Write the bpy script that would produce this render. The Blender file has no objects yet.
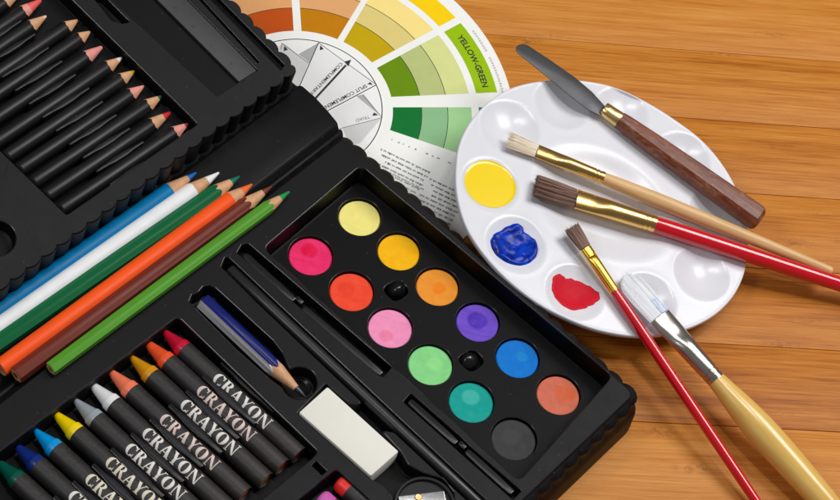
import bpy, math, random
from mathutils import Vector, Matrix, noise
from mathutils.geometry import delaunay_2d_cdt
random.seed(7)
S = 0.00035                       # metres per working unit
scene = bpy.context.scene
COL = scene.collection
PI = math.pi

# ------------------------------------------------------------------ camera
F = 2000.0; TILT = math.radians(32.57); ROLL = math.radians(16.18)
st, ct = math.sin(TILT), math.cos(TILT)
CPOS = Vector((0, -st, ct)) * F
X0 = Vector((1, 0, 0)); Y0 = Vector((0, ct, st)); CZ = Vector((0, -st, ct))
CX = X0 * math.cos(ROLL) + Y0 * math.sin(ROLL)
CY = -X0 * math.sin(ROLL) + Y0 * math.cos(ROLL)
cd = bpy.data.cameras.new('camera'); cam = bpy.data.objects.new('camera', cd); COL.objects.link(cam)
cd.sensor_width = 36; cd.lens = 36 * F / 840; cd.clip_start = 0.01; cd.clip_end = 20
cam.matrix_world = Matrix(((CX.x, CY.x, CZ.x, CPOS.x * S), (CX.y, CY.y, CZ.y, CPOS.y * S), (CX.z, CY.z, CZ.z, CPOS.z * S), (0, 0, 0, 1)))
scene.camera = cam

def ray(p):
    return CX * ((p[0] - 420) / F) - CY * ((p[1] - 250) / F) - CZ
def W(p, z):                      # point of the world at height z seen at photo position p
    d = ray(p); s = (z - CPOS.z) / d.z
    return CPOS + d * s

class Frame:
    def __init__(s, o, ex, ey):
        s.o = o; s.ex = ex.normalized(); s.ez = ex.cross(ey).normalized(); s.ey = s.ez.cross(s.ex)
    def loc(s, p, h=0):           # photo position -> local x,y at local height h
        d = ray(p); n = s.ez; o = s.o + n * h
        q = CPOS + d * ((o - CPOS).dot(n) / d.dot(n)) - s.o
        return Vector((q.dot(s.ex), q.dot(s.ey)))
    def w(s, x, y, h=0): return s.o + s.ex * x + s.ey * y + s.ez * h
    def pt(s, p, h=0):
        a = s.loc(p, h); return s.w(a.x, a.y, h)
    def to(s, P):
        q = P - s.o; return q.dot(s.ex), q.dot(s.ey), q.dot(s.ez)

GA = math.radians(-29.65)
U = Vector((math.cos(GA), math.sin(GA), 0)); V = Vector((-U.y, U.x, 0)); ZZ = Vector((0, 0, 1))
H1 = 56.0
TR = Frame(Vector((0, 0, H1)), U, V)                    # the open tray
AL = math.radians(9)
UPO = W((200, 140), 97); UPO = UPO - V * UPO.dot(V)
UP = Frame(UPO, U * math.cos(AL) - ZZ * math.sin(AL), V)   # the raised pencil tray
_A, _B, _C = W((496, 270), 60.5), W((640, 336), 38), W((745, 240), 27)      # three points of the tilted palette's rim
_n = (_B - _A).cross(_C - _A).normalized(); _n = _n if _n.z > 0 else -_n
_d = ray((600, 205)); _o = CPOS + _d * ((_A - CPOS).dot(_n) / _d.dot(_n))
PL = Frame(_o, U - _n * U.dot(_n), V - _n * V.dot(_n))   # the palette, one side resting on the case

# ------------------------------------------------------------------ materials
def lin(c):
    c = c / 255.0
    return c / 12.92 if c <= 0.04045 else ((c + 0.055) / 1.055) ** 2.4
def rgb(r, g, b, k=1.0): return (lin(r) * k, lin(g) * k, lin(b) * k, 1)

class NT:
    def __init__(s, name):
        s.m = bpy.data.materials.new(name); s.m.use_nodes = True
        s.t = s.m.node_tree; s.t.nodes.clear()
        s.out = s.n('ShaderNodeOutputMaterial'); s.b = s.n('ShaderNodeBsdfPrincipled')
        s.l(s.b.outputs[0], s.out.inputs[0]); s.tc = s.n('ShaderNodeTexCoord')
    def n(s, t, **k):
        q = s.t.nodes.new(t)
        for a, v in k.items(): setattr(q, a, v)
        return q
    def l(s, a, b): s.t.links.new(a, b)
    def setp(s, **k):
        for a, v in k.items(): s.b.inputs[a.replace('_', ' ')].default_value = v
    def noise(s, scale, detail=4, rough=0.5, vec=None, dist=0):
        q = s.n('ShaderNodeTexNoise'); q.inputs['Scale'].default_value = scale
        q.inputs['Detail'].default_value = detail; q.inputs['Roughness'].default_value = rough
        q.inputs['Distortion'].default_value = dist
        s.l(vec if vec else s.tc.outputs['Object'], q.inputs['Vector']); return q.outputs['Fac']
    def ramp(s, fac, stops):
        q = s.n('ShaderNodeValToRGB'); e = q.color_ramp.elements
        while len(e) < len(stops): e.new(0.5)
        for i, (p, c) in enumerate(stops): e[i].position = p; e[i].color = c
        s.l(fac, q.inputs[0]); return q.outputs[0]
    def mix(s, fac, a, b, mode='MIX'):
        q = s.n('ShaderNodeMix', data_type='RGBA', blend_type=mode)
        for v, i in ((fac, 0), (a, 6), (b, 7)):
            if hasattr(v, 'is_linked'): s.l(v, q.inputs[i])
            else: q.inputs[i].default_value = v
        return q.outputs[2]
    def math(s, op, a, b=0.0, c=0.0):
        q = s.n('ShaderNodeMath', operation=op)
        for i, v in enumerate((a, b, c)):
            if hasattr(v, 'is_linked'): s.l(v, q.inputs[i])
            else: q.inputs[i].default_value = v
        return q.outputs[0]
    def bump(s, fac, strength, dist):
        q = s.n('ShaderNodeBump'); q.inputs['Strength'].default_value = strength
        q.inputs['Distance'].default_value = dist * S; s.l(fac, q.inputs['Height'])
        s.l(q.outputs[0], s.b.inputs['Normal']); return q
    def color(s, c):
        if hasattr(c, 'is_linked'): s.l(c, s.b.inputs['Base Color'])
        else: s.b.inputs['Base Color'].default_value = c
    def mapping(s, scale, rot=0, src='Object'):
        q = s.n('ShaderNodeMapping'); q.inputs['Scale'].default_value = scale; q.inputs['Rotation'].default_value = (0, 0, rot)
        s.l(s.tc.outputs[src], q.inputs[0]); return q.outputs[0]

def plain(name, c, rough=0.5, vary=0.12, nscale=300, bump=0.0, metallic=0.0, bscale=900, **k):
    t = NT(name); rv = 0.04 if (metallic > .9 or rough < .25) else 0.14
    f = t.noise(nscale, 5, 0.6)
    d = tuple(x * (1 - vary) for x in c[:3]) + (1,); e = tuple(min(1, x * (1 + vary)) for x in c[:3]) + (1,)
    t.color(t.ramp(f, [(0.3, d), (0.7, e)]))
    r = t.math('MULTIPLY_ADD', t.noise(nscale * 1.7, 4), rv, rough - rv / 2)
    t.l(r, t.b.inputs['Roughness']); t.setp(Metallic=metallic, **k)
    if 'print' in name or 'card' in name or 'dial' in name: t.setp(Specular_IOR_Level=0.2)
    if bump: t.bump(t.noise(bscale, 3), bump, 1.0)
    return t.m

def black_plastic(name, c, rough, bump, bscale=1500, spec=0.26):
    t = NT(name)
    f = t.noise(45, 5, 0.65)
    t.color(t.ramp(f, [(0.3, tuple(x * 0.85 for x in c[:3]) + (1,)), (0.7, tuple(x * 1.15 for x in c[:3]) + (1,))]))
    # scattered specks of dust and pigment caught on the plastic
    vo = t.n('ShaderNodeTexVoronoi', feature='F1'); vo.inputs['Scale'].default_value = 420; t.l(t.tc.outputs['Object'], vo.inputs['Vector'])
    sp = t.ramp(vo.outputs['Distance'], [(0.05, (1, 1, 1, 1)), (0.11, (0, 0, 0, 1))])
    rnd = t.n('ShaderNodeSeparateColor'); t.l(vo.outputs['Color'], rnd.inputs[0])
    pick = t.math('GREATER_THAN', rnd.outputs[0], 0.80)
    base = t.b.inputs['Base Color'].links[0].from_socket
    t.color(t.mix(t.math('MULTIPLY', t.math('MULTIPLY', sp, pick), 0.5), base, (0.10, 0.095, 0.09, 1)))
    scr = t.noise(1, 4, 0.7, t.mapping((900, 60, 300), 0.5))
    r = t.math('MULTIPLY_ADD', t.noise(120, 6, 0.7), 0.2, rough - 0.1)
    r = t.math('ADD', r, t.math('MULTIPLY', t.ramp(scr, [(0.62, (0, 0, 0, 1)), (0.7, (1, 1, 1, 1))]), 0.12))
    t.l(r, t.b.inputs['Roughness'])
    t.bump(t.noise(bscale, 3, 0.6), bump, 0.6)
    t.setp(Specular_IOR_Level=spec)
    return t.m
M = {}
M['case'] = black_plastic('case plastic', rgb(13, 12, 15), 0.50, 0.10, spec=0.2)
M['floor_plastic'] = black_plastic('smooth tray floor', rgb(6, 6, 7), 0.5, 0.06, spec=0.13)
M['clip'] = black_plastic('clip plastic', rgb(30, 30, 33), 0.34, 0.05)
M['edge'] = plain('highlight edge plastic', rgb(34, 33, 35), 0.2, 0.2, 200, 0.0, Specular_IOR_Level=0.6)  # lighter, glossier than the case: bright highlight lines put into lip and clip edges
M['gloss_black'] = plain('gloss black', rgb(16, 16, 18), 0.22, 0.1)
M['palette'] = plain('white glossy plastic', rgb(226, 226, 232), 0.24, 0.012, 60, 0.0, Specular_IOR_Level=0.4, Subsurface_Weight=0.4, Subsurface_Radius=(0.006, 0.006, 0.006))
M['paper'] = plain('white card', rgb(246, 246, 242), 0.55, 0.02, 40)
M['dial'] = plain('dial card', rgb(244, 244, 242), 0.5, 0.006, 25)
M['ink'] = plain('black ink', rgb(30, 30, 32), 0.5, 0.1)
M['ink_grey'] = plain('grey ink', rgb(120, 120, 122), 0.6, 0.25, 900)
M['grey1'] = plain('light grey print', rgb(212, 212, 212), 0.5, 0.02)
M['grey2'] = plain('mid grey print', rgb(176, 176, 178), 0.5, 0.04)
def printed(r, g, b): 
    return plain('print %d %d %d' % (r, g, b), rgb(r, g, b), 0.42, 0.025, 200)

def wood_table():
    t = NT('bamboo table')
    A = math.radians(14.8)
    sep = t.n('ShaderNodeSeparateXYZ'); mp = t.mapping((1 / S, 1 / S, 1 / S), -A); t.l(mp, sep.inputs[0])
    x, y = sep.outputs[0], sep.outputs[1]
    idx = t.math('FLOOR', t.math('DIVIDE', t.math('ADD', y, 179.0 + 91.5 * 20), 91.5))
    wn = t.n('ShaderNodeTexWhiteNoise', noise_dimensions='1D'); t.l(idx, wn.inputs['W'])
    def vec(sx, sy, off=37.0):
        c = t.n('ShaderNodeCombineXYZ')
        t.l(t.math('MULTIPLY_ADD', wn.outputs[0], 900.0, t.math('MULTIPLY', x, sx)), c.inputs[0])
        t.l(t.math('MULTIPLY', y, sy), c.inputs[1]); t.l(t.math('MULTIPLY', idx, off), c.inputs[2]); return c.outputs[0]
    big = t.noise(1, 4, 0.55, vec(0.0045, 0.085), 0.12)
    mid = t.noise(1, 6, 0.62, vec(0.011, 0.42), 0.15)
    fine = t.noise(1, 5, 0.7, vec(0.02, 1.5), 0.1)
    strip = t.n('ShaderNodeTexWhiteNoise', noise_dimensions='1D')
    yw = t.math('ADD', y, t.math('MULTIPLY', t.noise(1, 2, 0.5, vec(0.004, 0.01)), 4.0))
    t.l(t.math('FLOOR', t.math('DIVIDE', yw, 13.0)), strip.inputs['W'])
    s = t.math('ADD', t.math('MULTIPLY', big, 0.30), t.math('MULTIPLY', mid, 0.46))
    s = t.math('ADD', s, t.math('MULTIPLY', fine, 0.40))
    s = t.math('ADD', s, t.math('MULTIPLY', strip.outputs[0], 0.055))
    s = t.math('ADD', s, t.math('MULTIPLY', wn.outputs[0], 0.14))
    col = t.ramp(s, [(0.45, rgb(130, 68, 16)), (0.56, rgb(170, 98, 28)), (0.66, rgb(195, 121, 42)), (0.83, rgb(214, 147, 70))])
    # dark pores stretched along the grain
    pore = t.noise(1, 3, 0.7, vec(0.035, 2.2))
    pf = t.ramp(pore, [(0.60, (0, 0, 0, 1)), (0.72, (1, 1, 1, 1))])
    col = t.mix(t.math('MULTIPLY', pf, 0.6), col, rgb(118, 62, 18))
    # nodes of the bamboo: short cross-grain knots
    vo = t.n('ShaderNodeTexVoronoi', feature='F1'); vo.inputs['Scale'].default_value = 1
    t.l(vec(0.0075, 0.032, 11.0), vo.inputs['Vector'])
    kn = t.ramp(vo.outputs['Distance'], [(0.05, (1, 1, 1, 1)), (0.24, (0, 0, 0, 1))])
    kb = t.noise(1, 4, 0.7, vec(0.14, 0.20))
    kf = t.math('MULTIPLY', kn, t.ramp(kb, [(0.42, (0, 0, 0, 1)), (0.62, (1, 1, 1, 1))]))
    col = t.mix(t.math('MULTIPLY', kf, 0.8), col, rgb(142, 80, 34))
    t.color(col)
    t.l(t.math('MULTIPLY_ADD', mid, 0.25, 0.28), t.b.inputs['Roughness'])
    t.setp(Specular_IOR_Level=0.18)
    t.bump(t.math('ADD', fine, t.math('MULTIPLY', pore, 0.5)), 0.25, 0.7)
    return t.m

def wood(name, c, c2, rough=0.45, along=(3, 60, 60), gl=0.2, bump=0.2):   # grain along local x of the object
    t = NT(name)
    mp = t.mapping(tuple(a / (100 * S) for a in along))
    f = t.noise(1, 5, 0.65, mp, 0.3); g = t.noise(1, 3, 0.6, t.mapping(tuple(a * 2.7 / (100 * S) for a in along)))
    k = t.math('ADD', t.math('MULTIPLY', f, 0.65), t.math('MULTIPLY', g, 0.35))
    t.color(t.ramp(k, [(0.33, c2), (0.62, c)]))
    t.setp(Roughness=rough, Specular_IOR_Level=gl * 2)
    t.bump(k, bump, 0.6)
    return t.m
M['table'] = wood_table()
M['pencil_wood'] = plain('cedar', rgb(210, 158, 116), 0.6, 0.14, 500, 0.2)
M['pencil_wood_pink'] = plain('rosy cedar', rgb(226, 150, 134), 0.6, 0.14, 500, 0.2)
def crayon_paper():
    t = NT('crayon paper')
    f = t.noise(210, 5, 0.7); sc = t.noise(1, 6, 0.75, t.mapping((260, 420, 300), 0.75)); big = t.noise(30, 3, 0.5)
    c = t.ramp(f, [(0.3, rgb(29, 27, 27)), (0.7, rgb(42, 39, 38))])
    c = t.mix(t.math('MULTIPLY', t.ramp(big, [(0.42, (0, 0, 0, 1)), (0.66, (1, 1, 1, 1))]), 0.5), c, rgb(54, 46, 43))
    c = t.mix(t.math('MULTIPLY', t.ramp(sc, [(0.58, (0, 0, 0, 1)), (0.7, (1, 1, 1, 1))]), 0.4), c, rgb(92, 86, 82))
    t.color(c); t.l(t.math('MULTIPLY_ADD', f, 0.25, 0.38), t.b.inputs['Roughness']); t.bump(t.math('ADD', t.noise(700, 3), sc), 0.25, 0.8)
    return t.m
M['wrapper'] = crayon_paper()
M['letter'] = plain('white print', rgb(226, 222, 216), 0.6, 0.07, 600)
M['letter_pink'] = plain('pinkish print', rgb(222, 200, 192), 0.6, 0.1, 600)
M['letter_cream'] = plain('cream print', rgb(224, 216, 196), 0.6, 0.1, 600)
M['gold'] = plain('gilt ferrule', (0.83, 0.52, 0.17, 1), 0.24, 0.05, 150, 0.0, 1.0)
M['gold_deep'] = plain('yellow gilt ferrule', (0.86, 0.5, 0.07, 1), 0.26, 0.05, 150, 0.0, 1.0)
M['brass'] = plain('brass collar', (0.78, 0.55, 0.24, 1), 0.3, 0.08, 300, 0.1, 1.0)
M['silver'] = plain('nickel ferrule', (0.62, 0.58, 0.52, 1), 0.2, 0.05, 150, 0.0, 1.0)
M['steel'] = plain('dull blade steel', (0.075, 0.075, 0.08, 1), 0.45, 0.1, 90, 0.06, 0.65)
M['alu'] = plain('sharpener alloy', (0.68, 0.68, 0.68, 1), 0.34, 0.06, 200, 0.1, 1.0)
M['red_lacquer'] = plain('red lacquer', rgb(206, 8, 28), 0.18, 0.05, 60, 0.0, Coat_Weight=0.6, Coat_Roughness=0.08)
M['yellow_wood'] = wood('varnished pale handle', rgb(234, 194, 108), rgb(220, 174, 86), 0.22, (1.2, 14, 14), 0.3, 0.05)
M['nat_wood'] = wood('bare birch handle', rgb(228, 186, 132), rgb(206, 160, 104), 0.42, (1.5, 22, 22), 0.22, 0.12)
def worn_wood():
    t = NT('worn brown handle wood')
    mp = t.mapping(tuple(a / (100 * S) for a in (2.2, 26, 26)))
    f = t.noise(1, 6, 0.7, mp, 0.5)
    c = t.ramp(f, [(0.34, rgb(86, 36, 18)), (0.55, rgb(120, 58, 32)), (0.72, rgb(146, 84, 52))])
    w = t.noise(1, 8, 0.75, t.mapping(tuple(a / (100 * S) for a in (5, 13, 13))), 1.0)
    wf = t.ramp(w, [(0.5, (0, 0, 0, 1)), (0.68, (1, 1, 1, 1))])
    t.color(t.mix(t.math('MULTIPLY', wf, 0.7), c, rgb(164, 122, 98)))
    t.l(t.math('MULTIPLY_ADD', w, 0.35, 0.2), t.b.inputs['Roughness'])
    t.bump(t.math('ADD', f, w), 0.35, 0.8)
    return t.m
M['worn'] = worn_wood()
M['eraser'] = plain('white rubber', rgb(233, 231, 220), 0.75, 0.015, 120, 0.15, bscale=1600)
M['hair1'] = plain('brown hair', rgb(132, 96, 80), 0.5, 0.1); M['hair2'] = plain('dark hair', rgb(88, 58, 48), 0.5, 0.1); M['hair3'] = plain('grey brown hair', rgb(166, 132, 116), 0.5, 0.1)
M['hog1'] = plain('cream bristle', rgb(248, 232, 206), 0.4, 0.06); M['hog2'] = plain('pale bristle', rgb(238, 216, 184), 0.4, 0.06); M['hog3'] = plain('white bristle', rgb(245, 240, 230), 0.4, 0.04)
M['nyl1'] = plain('white nylon', rgb(246, 247, 250), 0.5, 0.03); M['nyl2'] = plain('milky nylon', rgb(238, 240, 246), 0.5, 0.03)
M['nyl_blue'] = plain('blue stained nylon', rgb(178, 200, 236), 0.5, 0.05)
M['ruler'] = plain('smoky clear plastic', rgb(66, 66, 68), 0.5, 0.06, 80, Specular_IOR_Level=0.2)
M['ruler_mark'] = plain('faint ruler marks', rgb(18, 18, 19), 0.5, 0.05)

# ------------------------------------------------------------------ mesh helpers
class MB:
    def __init__(s): s.v = []; s.f = []; s.mi = []; s.flat = []
    def vert(s, p): s.v.append(Vector(p)); return len(s.v) - 1
    def face(s, ids, m=0, flat=False): s.f.append(ids); s.mi.append(m); s.flat.append(flat)
    def ring(s, pts): return [s.vert(p) for p in pts]
    def bridge(s, a, b, m=0, closed=True, flat=False):
        n = len(a)
        for i in range(n if closed else n - 1):
            j = (i + 1) % n; s.face((a[i], a[j], b[j], b[i]), m, flat)
    def cap(s, a, m=0, rev=False): s.face(tuple(reversed(a)) if rev else tuple(a), m, True)
    def cone_cap(s, a, p, m=0):
        c = s.vert(p); n = len(a)
        for i in range(n): s.face((a[i], a[(i + 1) % n], c), m)
    def fill(s, outer, holes, fn, m=0):          # planar region with holes, fn maps (x,y) -> point
        vs, es = [], []
        for poly in [outer] + holes:
            b = len(vs); vs += [Vector((p[0], p[1])) for p in poly]; n = len(poly)
            es += [(b + i, b + (i + 1) % n) for i in range(n)]
        ov, oe, of, *_ = delaunay_2d_cdt(vs, es, [], 0, 1e-6)
        ids = [s.vert(fn(p.x, p.y)) for p in ov]
        for f in of:
            c = sum((ov[i] for i in f), Vector((0, 0))) / len(f)
            if inside(c, outer) and not any(inside(c, h) for h in holes):
                a, b_, c_ = (ov[i] for i in f[:3])
                if (b_ - a).cross(c_ - a) < 0: f = list(reversed(f))
                s.face(tuple(ids[i] for i in f), m, True)
    def box(s, fr, x0, x1, y0, y1, z0, z1, m=0, b=0.0):
        pts = [(x0 + b, y0 + b), (x1 - b, y0 + b), (x1 - b, y1 - b), (x0 + b, y1 - b)]
        if b <= 0:
            r0 = s.ring([fr.w(*p, z0) for p in pts]); r1 = s.ring([fr.w(*p, z1) for p in pts])
            s.bridge(r0, r1, m, flat=True); s.cap(r1, m); s.cap(r0, m, True); return
        o = fillet([(x0, y0), (x1, y0), (x1, y1), (x0, y1)], b * 1.2, 4)
        s.slab(fr, o, z0, z1, m, b)
    def slab(s, fr, o, z0, z1, m=0, b=0.6, me=None):
        rs = [(b, z0), (0, z0 + b), (0, z1 - b), (b * 0.3, z1 - b * 0.3), (b, z1)]
        last = None
        for i_, (ins, z) in enumerate(rs):
            r = s.ring([fr.w(p[0], p[1], z) for p in inset(o, ins)])
            if last: s.bridge(last, r, me if (me is not None and i_ >= 3) else m)
            else: first = r
            last = r
        s.cap(last, m); s.cap(first, m, True)
    def build(s, name, mats, parent=None, origin=None, angle=38):
        me = bpy.data.meshes.new(name)
        org = origin if origin else (parent['_o'] if parent and '_o' in parent.keys() else None)
        o3 = Vector(org) if org is not None else Vector((0, 0, 0))
        me.from_pydata([((p - o3) * S)[:] for p in s.v], [], s.f)
        for m in (mats if isinstance(mats, list) else [mats]): me.materials.append(m)
        me.polygons.foreach_set('material_index', s.mi)
        me.polygons.foreach_set('use_smooth', [not x for x in s.flat])
        me.update(); me.set_sharp_from_angle(angle=math.radians(angle))
        ob = bpy.data.objects.new(name, me); COL.objects.link(ob)
        ob['_o'] = list(o3)
        if parent: ob.parent = parent
        else: ob.location = o3 * S
        return ob

def inside(p, poly):
    x, y = p[0], p[1]; c = False; n = len(poly); j = n - 1
    for i in range(n):
        xi, yi = poly[i][0], poly[i][1]; xj, yj = poly[j][0], poly[j][1]
        if (yi > y) != (yj > y) and x < (xj - xi) * (y - yi) / (yj - yi) + xi: c = not c
        j = i
    return c
def area(poly):
    return 0.5 * sum(poly[i][0] * poly[(i + 1) % len(poly)][1] - poly[(i + 1) % len(poly)][0] * poly[i][1] for i in range(len(poly)))
def ccw(poly):
    poly = [Vector((p[0], p[1])) for p in poly]
    return poly if area(poly) > 0 else poly[::-1]
def inset(poly, d):               # ccw polygon moved inward by d
    if abs(d) < 1e-9: return [Vector((p[0], p[1])) for p in poly]
    n = len(poly); out = []
    for i in range(n):
        a, b, c = (Vector((poly[k % n][0], poly[k % n][1])) for k in (i - 1, i, i + 1))
        e1 = (b - a); e2 = (c - b)
        if e1.length < 1e-6 or e2.length < 1e-6: out.append(b); continue
        e1.normalize(); e2.normalize()
        n1 = Vector((-e1.y, e1.x)); n2 = Vector((-e2.y, e2.x)); m = n1 + n2
        k = max(0.35, 1 + n1.dot(n2))
        out.append(b + m * (d / k))
    return out
def fillet(pts, r, n=5):
    pts = ccw(pts); N = len(pts); out = []
    for i in range(N):
        a, b, c = pts[i - 1], pts[i], pts[(i + 1) % N]
        rr = r[i] if isinstance(r, list) else r
        d1 = (a - b); d2 = (c - b); l1, l2 = d1.length, d2.length; d1.normalize(); d2.normalize()
        ang = math.acos(max(-1, min(1, d1.dot(d2)))); t = min(rr / max(math.tan(ang / 2), 1e-3), l1 * 0.45, l2 * 0.45)
        p0, p1 = b + d1 * t, b + d2 * t
        for k in range(n + 1):
            q = k / n; out.append(p0 * (1 - q) ** 2 + b * 2 * q * (1 - q) + p1 * q * q)
    return out
def circle(c, r, n=40, ry=None): return [Vector((c[0] + r * math.cos(2 * PI * i / n), c[1] + (ry or r) * math.sin(2 * PI * i / n))) for i in range(n)]
def resample(poly, step):
    out = []; n = len(poly)
    for i in range(n):
        a, b = Vector(poly[i]), Vector(poly[(i + 1) % n]); k = max(1, int(round((b - a).length / step)))
        out += [a.lerp(b, q / k) for q in range(k)]
    return out
def scallop(poly, period, amp, sub=9):    # outward bumps along a ccw outline
    per = sum((Vector(poly[i]) - Vector(poly[i - 1])).length for i in range(len(poly)))
    cnt = int(round(per / period)); total = cnt * sub; step = per / total
    out = []; i = 0; acc = 0.0; n = len(poly); pos = 0.0
    segs = [(Vector(poly[k]), Vector(poly[(k + 1) % n])) for k in range(n)]
    lens = [(b - a).length for a, b in segs]
    k = 0; base = 0.0
    for j in range(total):
        s_ = j * step
        while k < n - 1 and s_ > base + lens[k]: base += lens[k]; k += 1
        a, b = segs[k]; d = (b - a).normalized(); p = a + d * (s_ - base)
        nrm = Vector((d.y, -d.x)); ph = (j % sub) / sub
        out.append(p + nrm * amp * (abs(math.sin(PI * ph)) ** 0.75))
    return out

def well(mb, fr, outline, z, depth, b=1.0, bb=2.0, draft=1.0, holes=(), m=0, mf=None, floor=True, me=2, gl=False):
    """a recess: rounded lip, drafted wall, rounded foot and floor; holes = nested recess outlines"""
    prof = [(0, 0), (b * .12, -b * .02), (b * .55, -b * .25), (b * .9, -b * .65), (b, -b * 1.1), (b + draft, -(depth - bb)), (b + draft + bb * .3, -(depth - bb * .3)), (b + draft + bb, -depth)]
    last = None
    for i_, (ins, dz) in enumerate(prof):
        P = inset(outline, ins); r = mb.ring([fr.w(p[0], p[1], z + dz) for p in P])
        if last: mb.bridge(r, last, me if i_ in (2, 3, 4) or (gl and i_ > 4) else m)
        last = r
    if floor: mb.fill(P, list(holes), lambda x, y: fr.w(x, y, z - depth), m if mf is None else mf)

def thing(name, label, cat, origin, group=None):
    o = bpy.data.objects.new(name, None); COL.objects.link(o)
    o.location = Vector(origin) * S; o['label'] = label; o['category'] = cat; o['_o'] = list(Vector(origin)); o.empty_display_size = 0.01
    if group: o['group'] = group
    return o
def tag(o, label, cat, group=None):
    o['label'] = label; o['category'] = cat
    if group: o['group'] = group
    return o
def foot(p): return Vector((p.x, p.y, 0))

class Axis:                        # a rod from a to b; side = horizontal-ish cross direction, up = the other
    def __init__(s, a, b, up=ZZ):
        s.a = a; s.d = (b - a).normalized(); s.L = (b - a).length
        s.side = s.d.cross(up).normalized(); s.up = s.side.cross(s.d).normalized()
    def p(s, t, x=0, y=0): return s.a + s.d * t + s.side * x + s.up * y
def loft(mb, ax, secs, n=28, m=0, cap0=True, cap1=True, power=2.0):
    """secs: (t, half width, half height[, mat]) ellipse-like sections along an axis"""
    last = None
    for sc in secs:
        t, w, h = sc[:3]; mm = sc[3] if len(sc) > 3 else m
        pts = []
        for k in range(n):
            a = 2 * PI * k / n; c, s_ = math.cos(a), math.sin(a)
            if power != 2.0:
                c = math.copysign(abs(c) ** (2 / power), c); s_ = math.copysign(abs(s_) ** (2 / power), s_)
            pts.append(ax.p(t, w * c, h * s_))
        r = mb.ring(pts)
        if last: mb.bridge(r, last, mm)
        elif cap0: mb.cap(r, mm)
        last = r; lm = mm
    if cap1: mb.cap(last, lm, True)

def grain_obj(ob, ax):             # turn a handle so that its own x axis runs along the grain
    me = ob.data; R = Matrix((ax.d, ax.side, ax.up))
    c = sum((v.co for v in me.vertices), Vector()) / len(me.vertices)
    me.transform(R.to_4x4() @ Matrix.Translation(-c))
    ob.matrix_local = Matrix.Translation(c) @ R.transposed().to_4x4()

# ------------------------------------------------------------------ table
A14 = math.radians(14.8); bd = Vector((math.cos(A14), math.sin(A14), 0)); bn = Vector((-bd.y, bd.x, 0))
mb = MB()
for k in range(-9, 10):
    y0 = -179 + 91.5 * k + 0.2; y1 = y0 + 91.5 - 0.4
    fr = Frame(Vector((0, 0, 0)), bd, bn); zz = random.uniform(-0.25, 0.0)
    e = 0.6
    pr = [(y0, -30), (y0, zz - e), (y0 + e * .4, zz - e * .25), (y0 + e * 1.2, zz), (y1 - e * 1.2, zz), (y1 - e * .4, zz - e * .25), (y1, zz - e), (y1, -30)]
    a = mb.ring([fr.w(-1700, y, z) for y, z in pr]); b = mb.ring([fr.w(1700, y, z) for y, z in pr])
    mb.bridge(b, a, 0, closed=False, flat=False)
tb = mb.build('table', M['table']); tb['kind'] = 'structure'

# ------------------------------------------------------------------ art case
case = thing('art_case', 'open black plastic art case with moulded trays and scalloped sides', 'art case', foot(TR.w(60, -300)))
UMAX, UMIN, VMAX, VMIN = 261.5, -122.0, 5.5, -640.0
L = lambda pts, h=0: [TR.loc(p, h) for p in pts]
rect = fillet([(UMIN, VMIN), (UMAX, VMIN), (UMAX, VMAX), (UMIN, VMAX)], 7, 6)
mb = MB()
# outlines of the recesses (photo positions on the tray's top plane)
water = fillet(L([(361, 164), (614, 376), (519, 483), (262, 248)]), 9, 6)
RD0, RD1 = Vector((229, 268)), Vector((472, 497))
rdir = (RD1 - RD0).normalized(); rn = Vector((-rdir.y, rdir.x))     # rn points down-left in the photo
def along(y, off):                 # photo point beside the rod at photo row y
    q = RD0 + rdir * ((y - RD0.y) / rdir.y); return tuple(q - rn * off)
rodw = fillet(L([(220, 267), (224, 257), (231, 254), along(262, 8.5), along(519, 8.5), along(519, -7), along(428, -7.5), (383, 431),
                 (402, 451), (409, 464), (424, 472), (444, 478), (455, 492), (457, 512), (450, 532), (424, 540), (398, 532), (391, 510), (392, 496), (384, 487), (371, 480),
                 (296, 413), (326, 382), (350, 402), along(398, -7.5), along(300, -7)]), 2.2, 4)
arc = [(299.5 + 19 * math.cos(math.radians(q)), 383 - 17.5 * math.sin(math.radians(q))) for q in range(118, -172, -10)]
pen = fillet(L([(188, 302), (191, 294), (198, 291), (203, 285), (210, 284), (216, 287), (274, 340), (283, 352)] + arc + [(270, 380), (237, 351)]), 2.5, 4)
slotB = fillet(L([(236, 253), (241, 244), (248, 242), (393, 367), (384, 378), (378, 376)]), 2.0, 4)
slotC = fillet(L([(411, 392), (419, 399), (463, 438), (471, 446), (523, 491), (513, 501), (402, 402)]), 2.0, 4)
cray = fillet(L([(178, 315), (320, 452), (312, 460), (70, 660), (-92, 520)]), [6, 6, 4, 6, 6], 5)
past = fillet(L([(336, 467), (440, 562), (330, 655), (222, 562)]), 6, 5)
step_ = fillet(L([(316.5, 460), (328, 471), (322, 476.5), (310.5, 465.5)]), 0.8, 3)
wells = [water, rodw, pen, slotB, slotC, cray, past, step_]
wells = [ccw(w) for w in wells]
top_in = inset(rect, 0)
mb.fill(top_in, wells, lambda x, y: TR.w(x, y, 0))
water, rodw, pen, slotB, slotC, cray, past, step_ = wells
pans = {}
PA = [(310.5, 257), (351.3, 292.5), (390, 329), (430.2, 365.8), (471, 403), (513.3, 440.3)]
PB = [(359.4, 218.5), (398.5, 252.7), (437.1, 287.8), (477.3, 323.3), (517.1, 359.3), (557.9, 395.8)]
cakeh = 27.5 - H1; floorh = 31.0 - H1
holes = []
for p in PA + PB: holes.append(circle(TR.loc(p, cakeh), 22.9 if p in PA else 22.5, 48))
scoops = [fillet([(c.x - 12, c.y - 11), (c.x + 11, c.y - 12), (c.x + 12, c.y + 11), (c.x - 8, c.y + 12)], 9, 7) for c in (TR.loc((396, 290), floorh), TR.loc((471, 360), floorh))]
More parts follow.
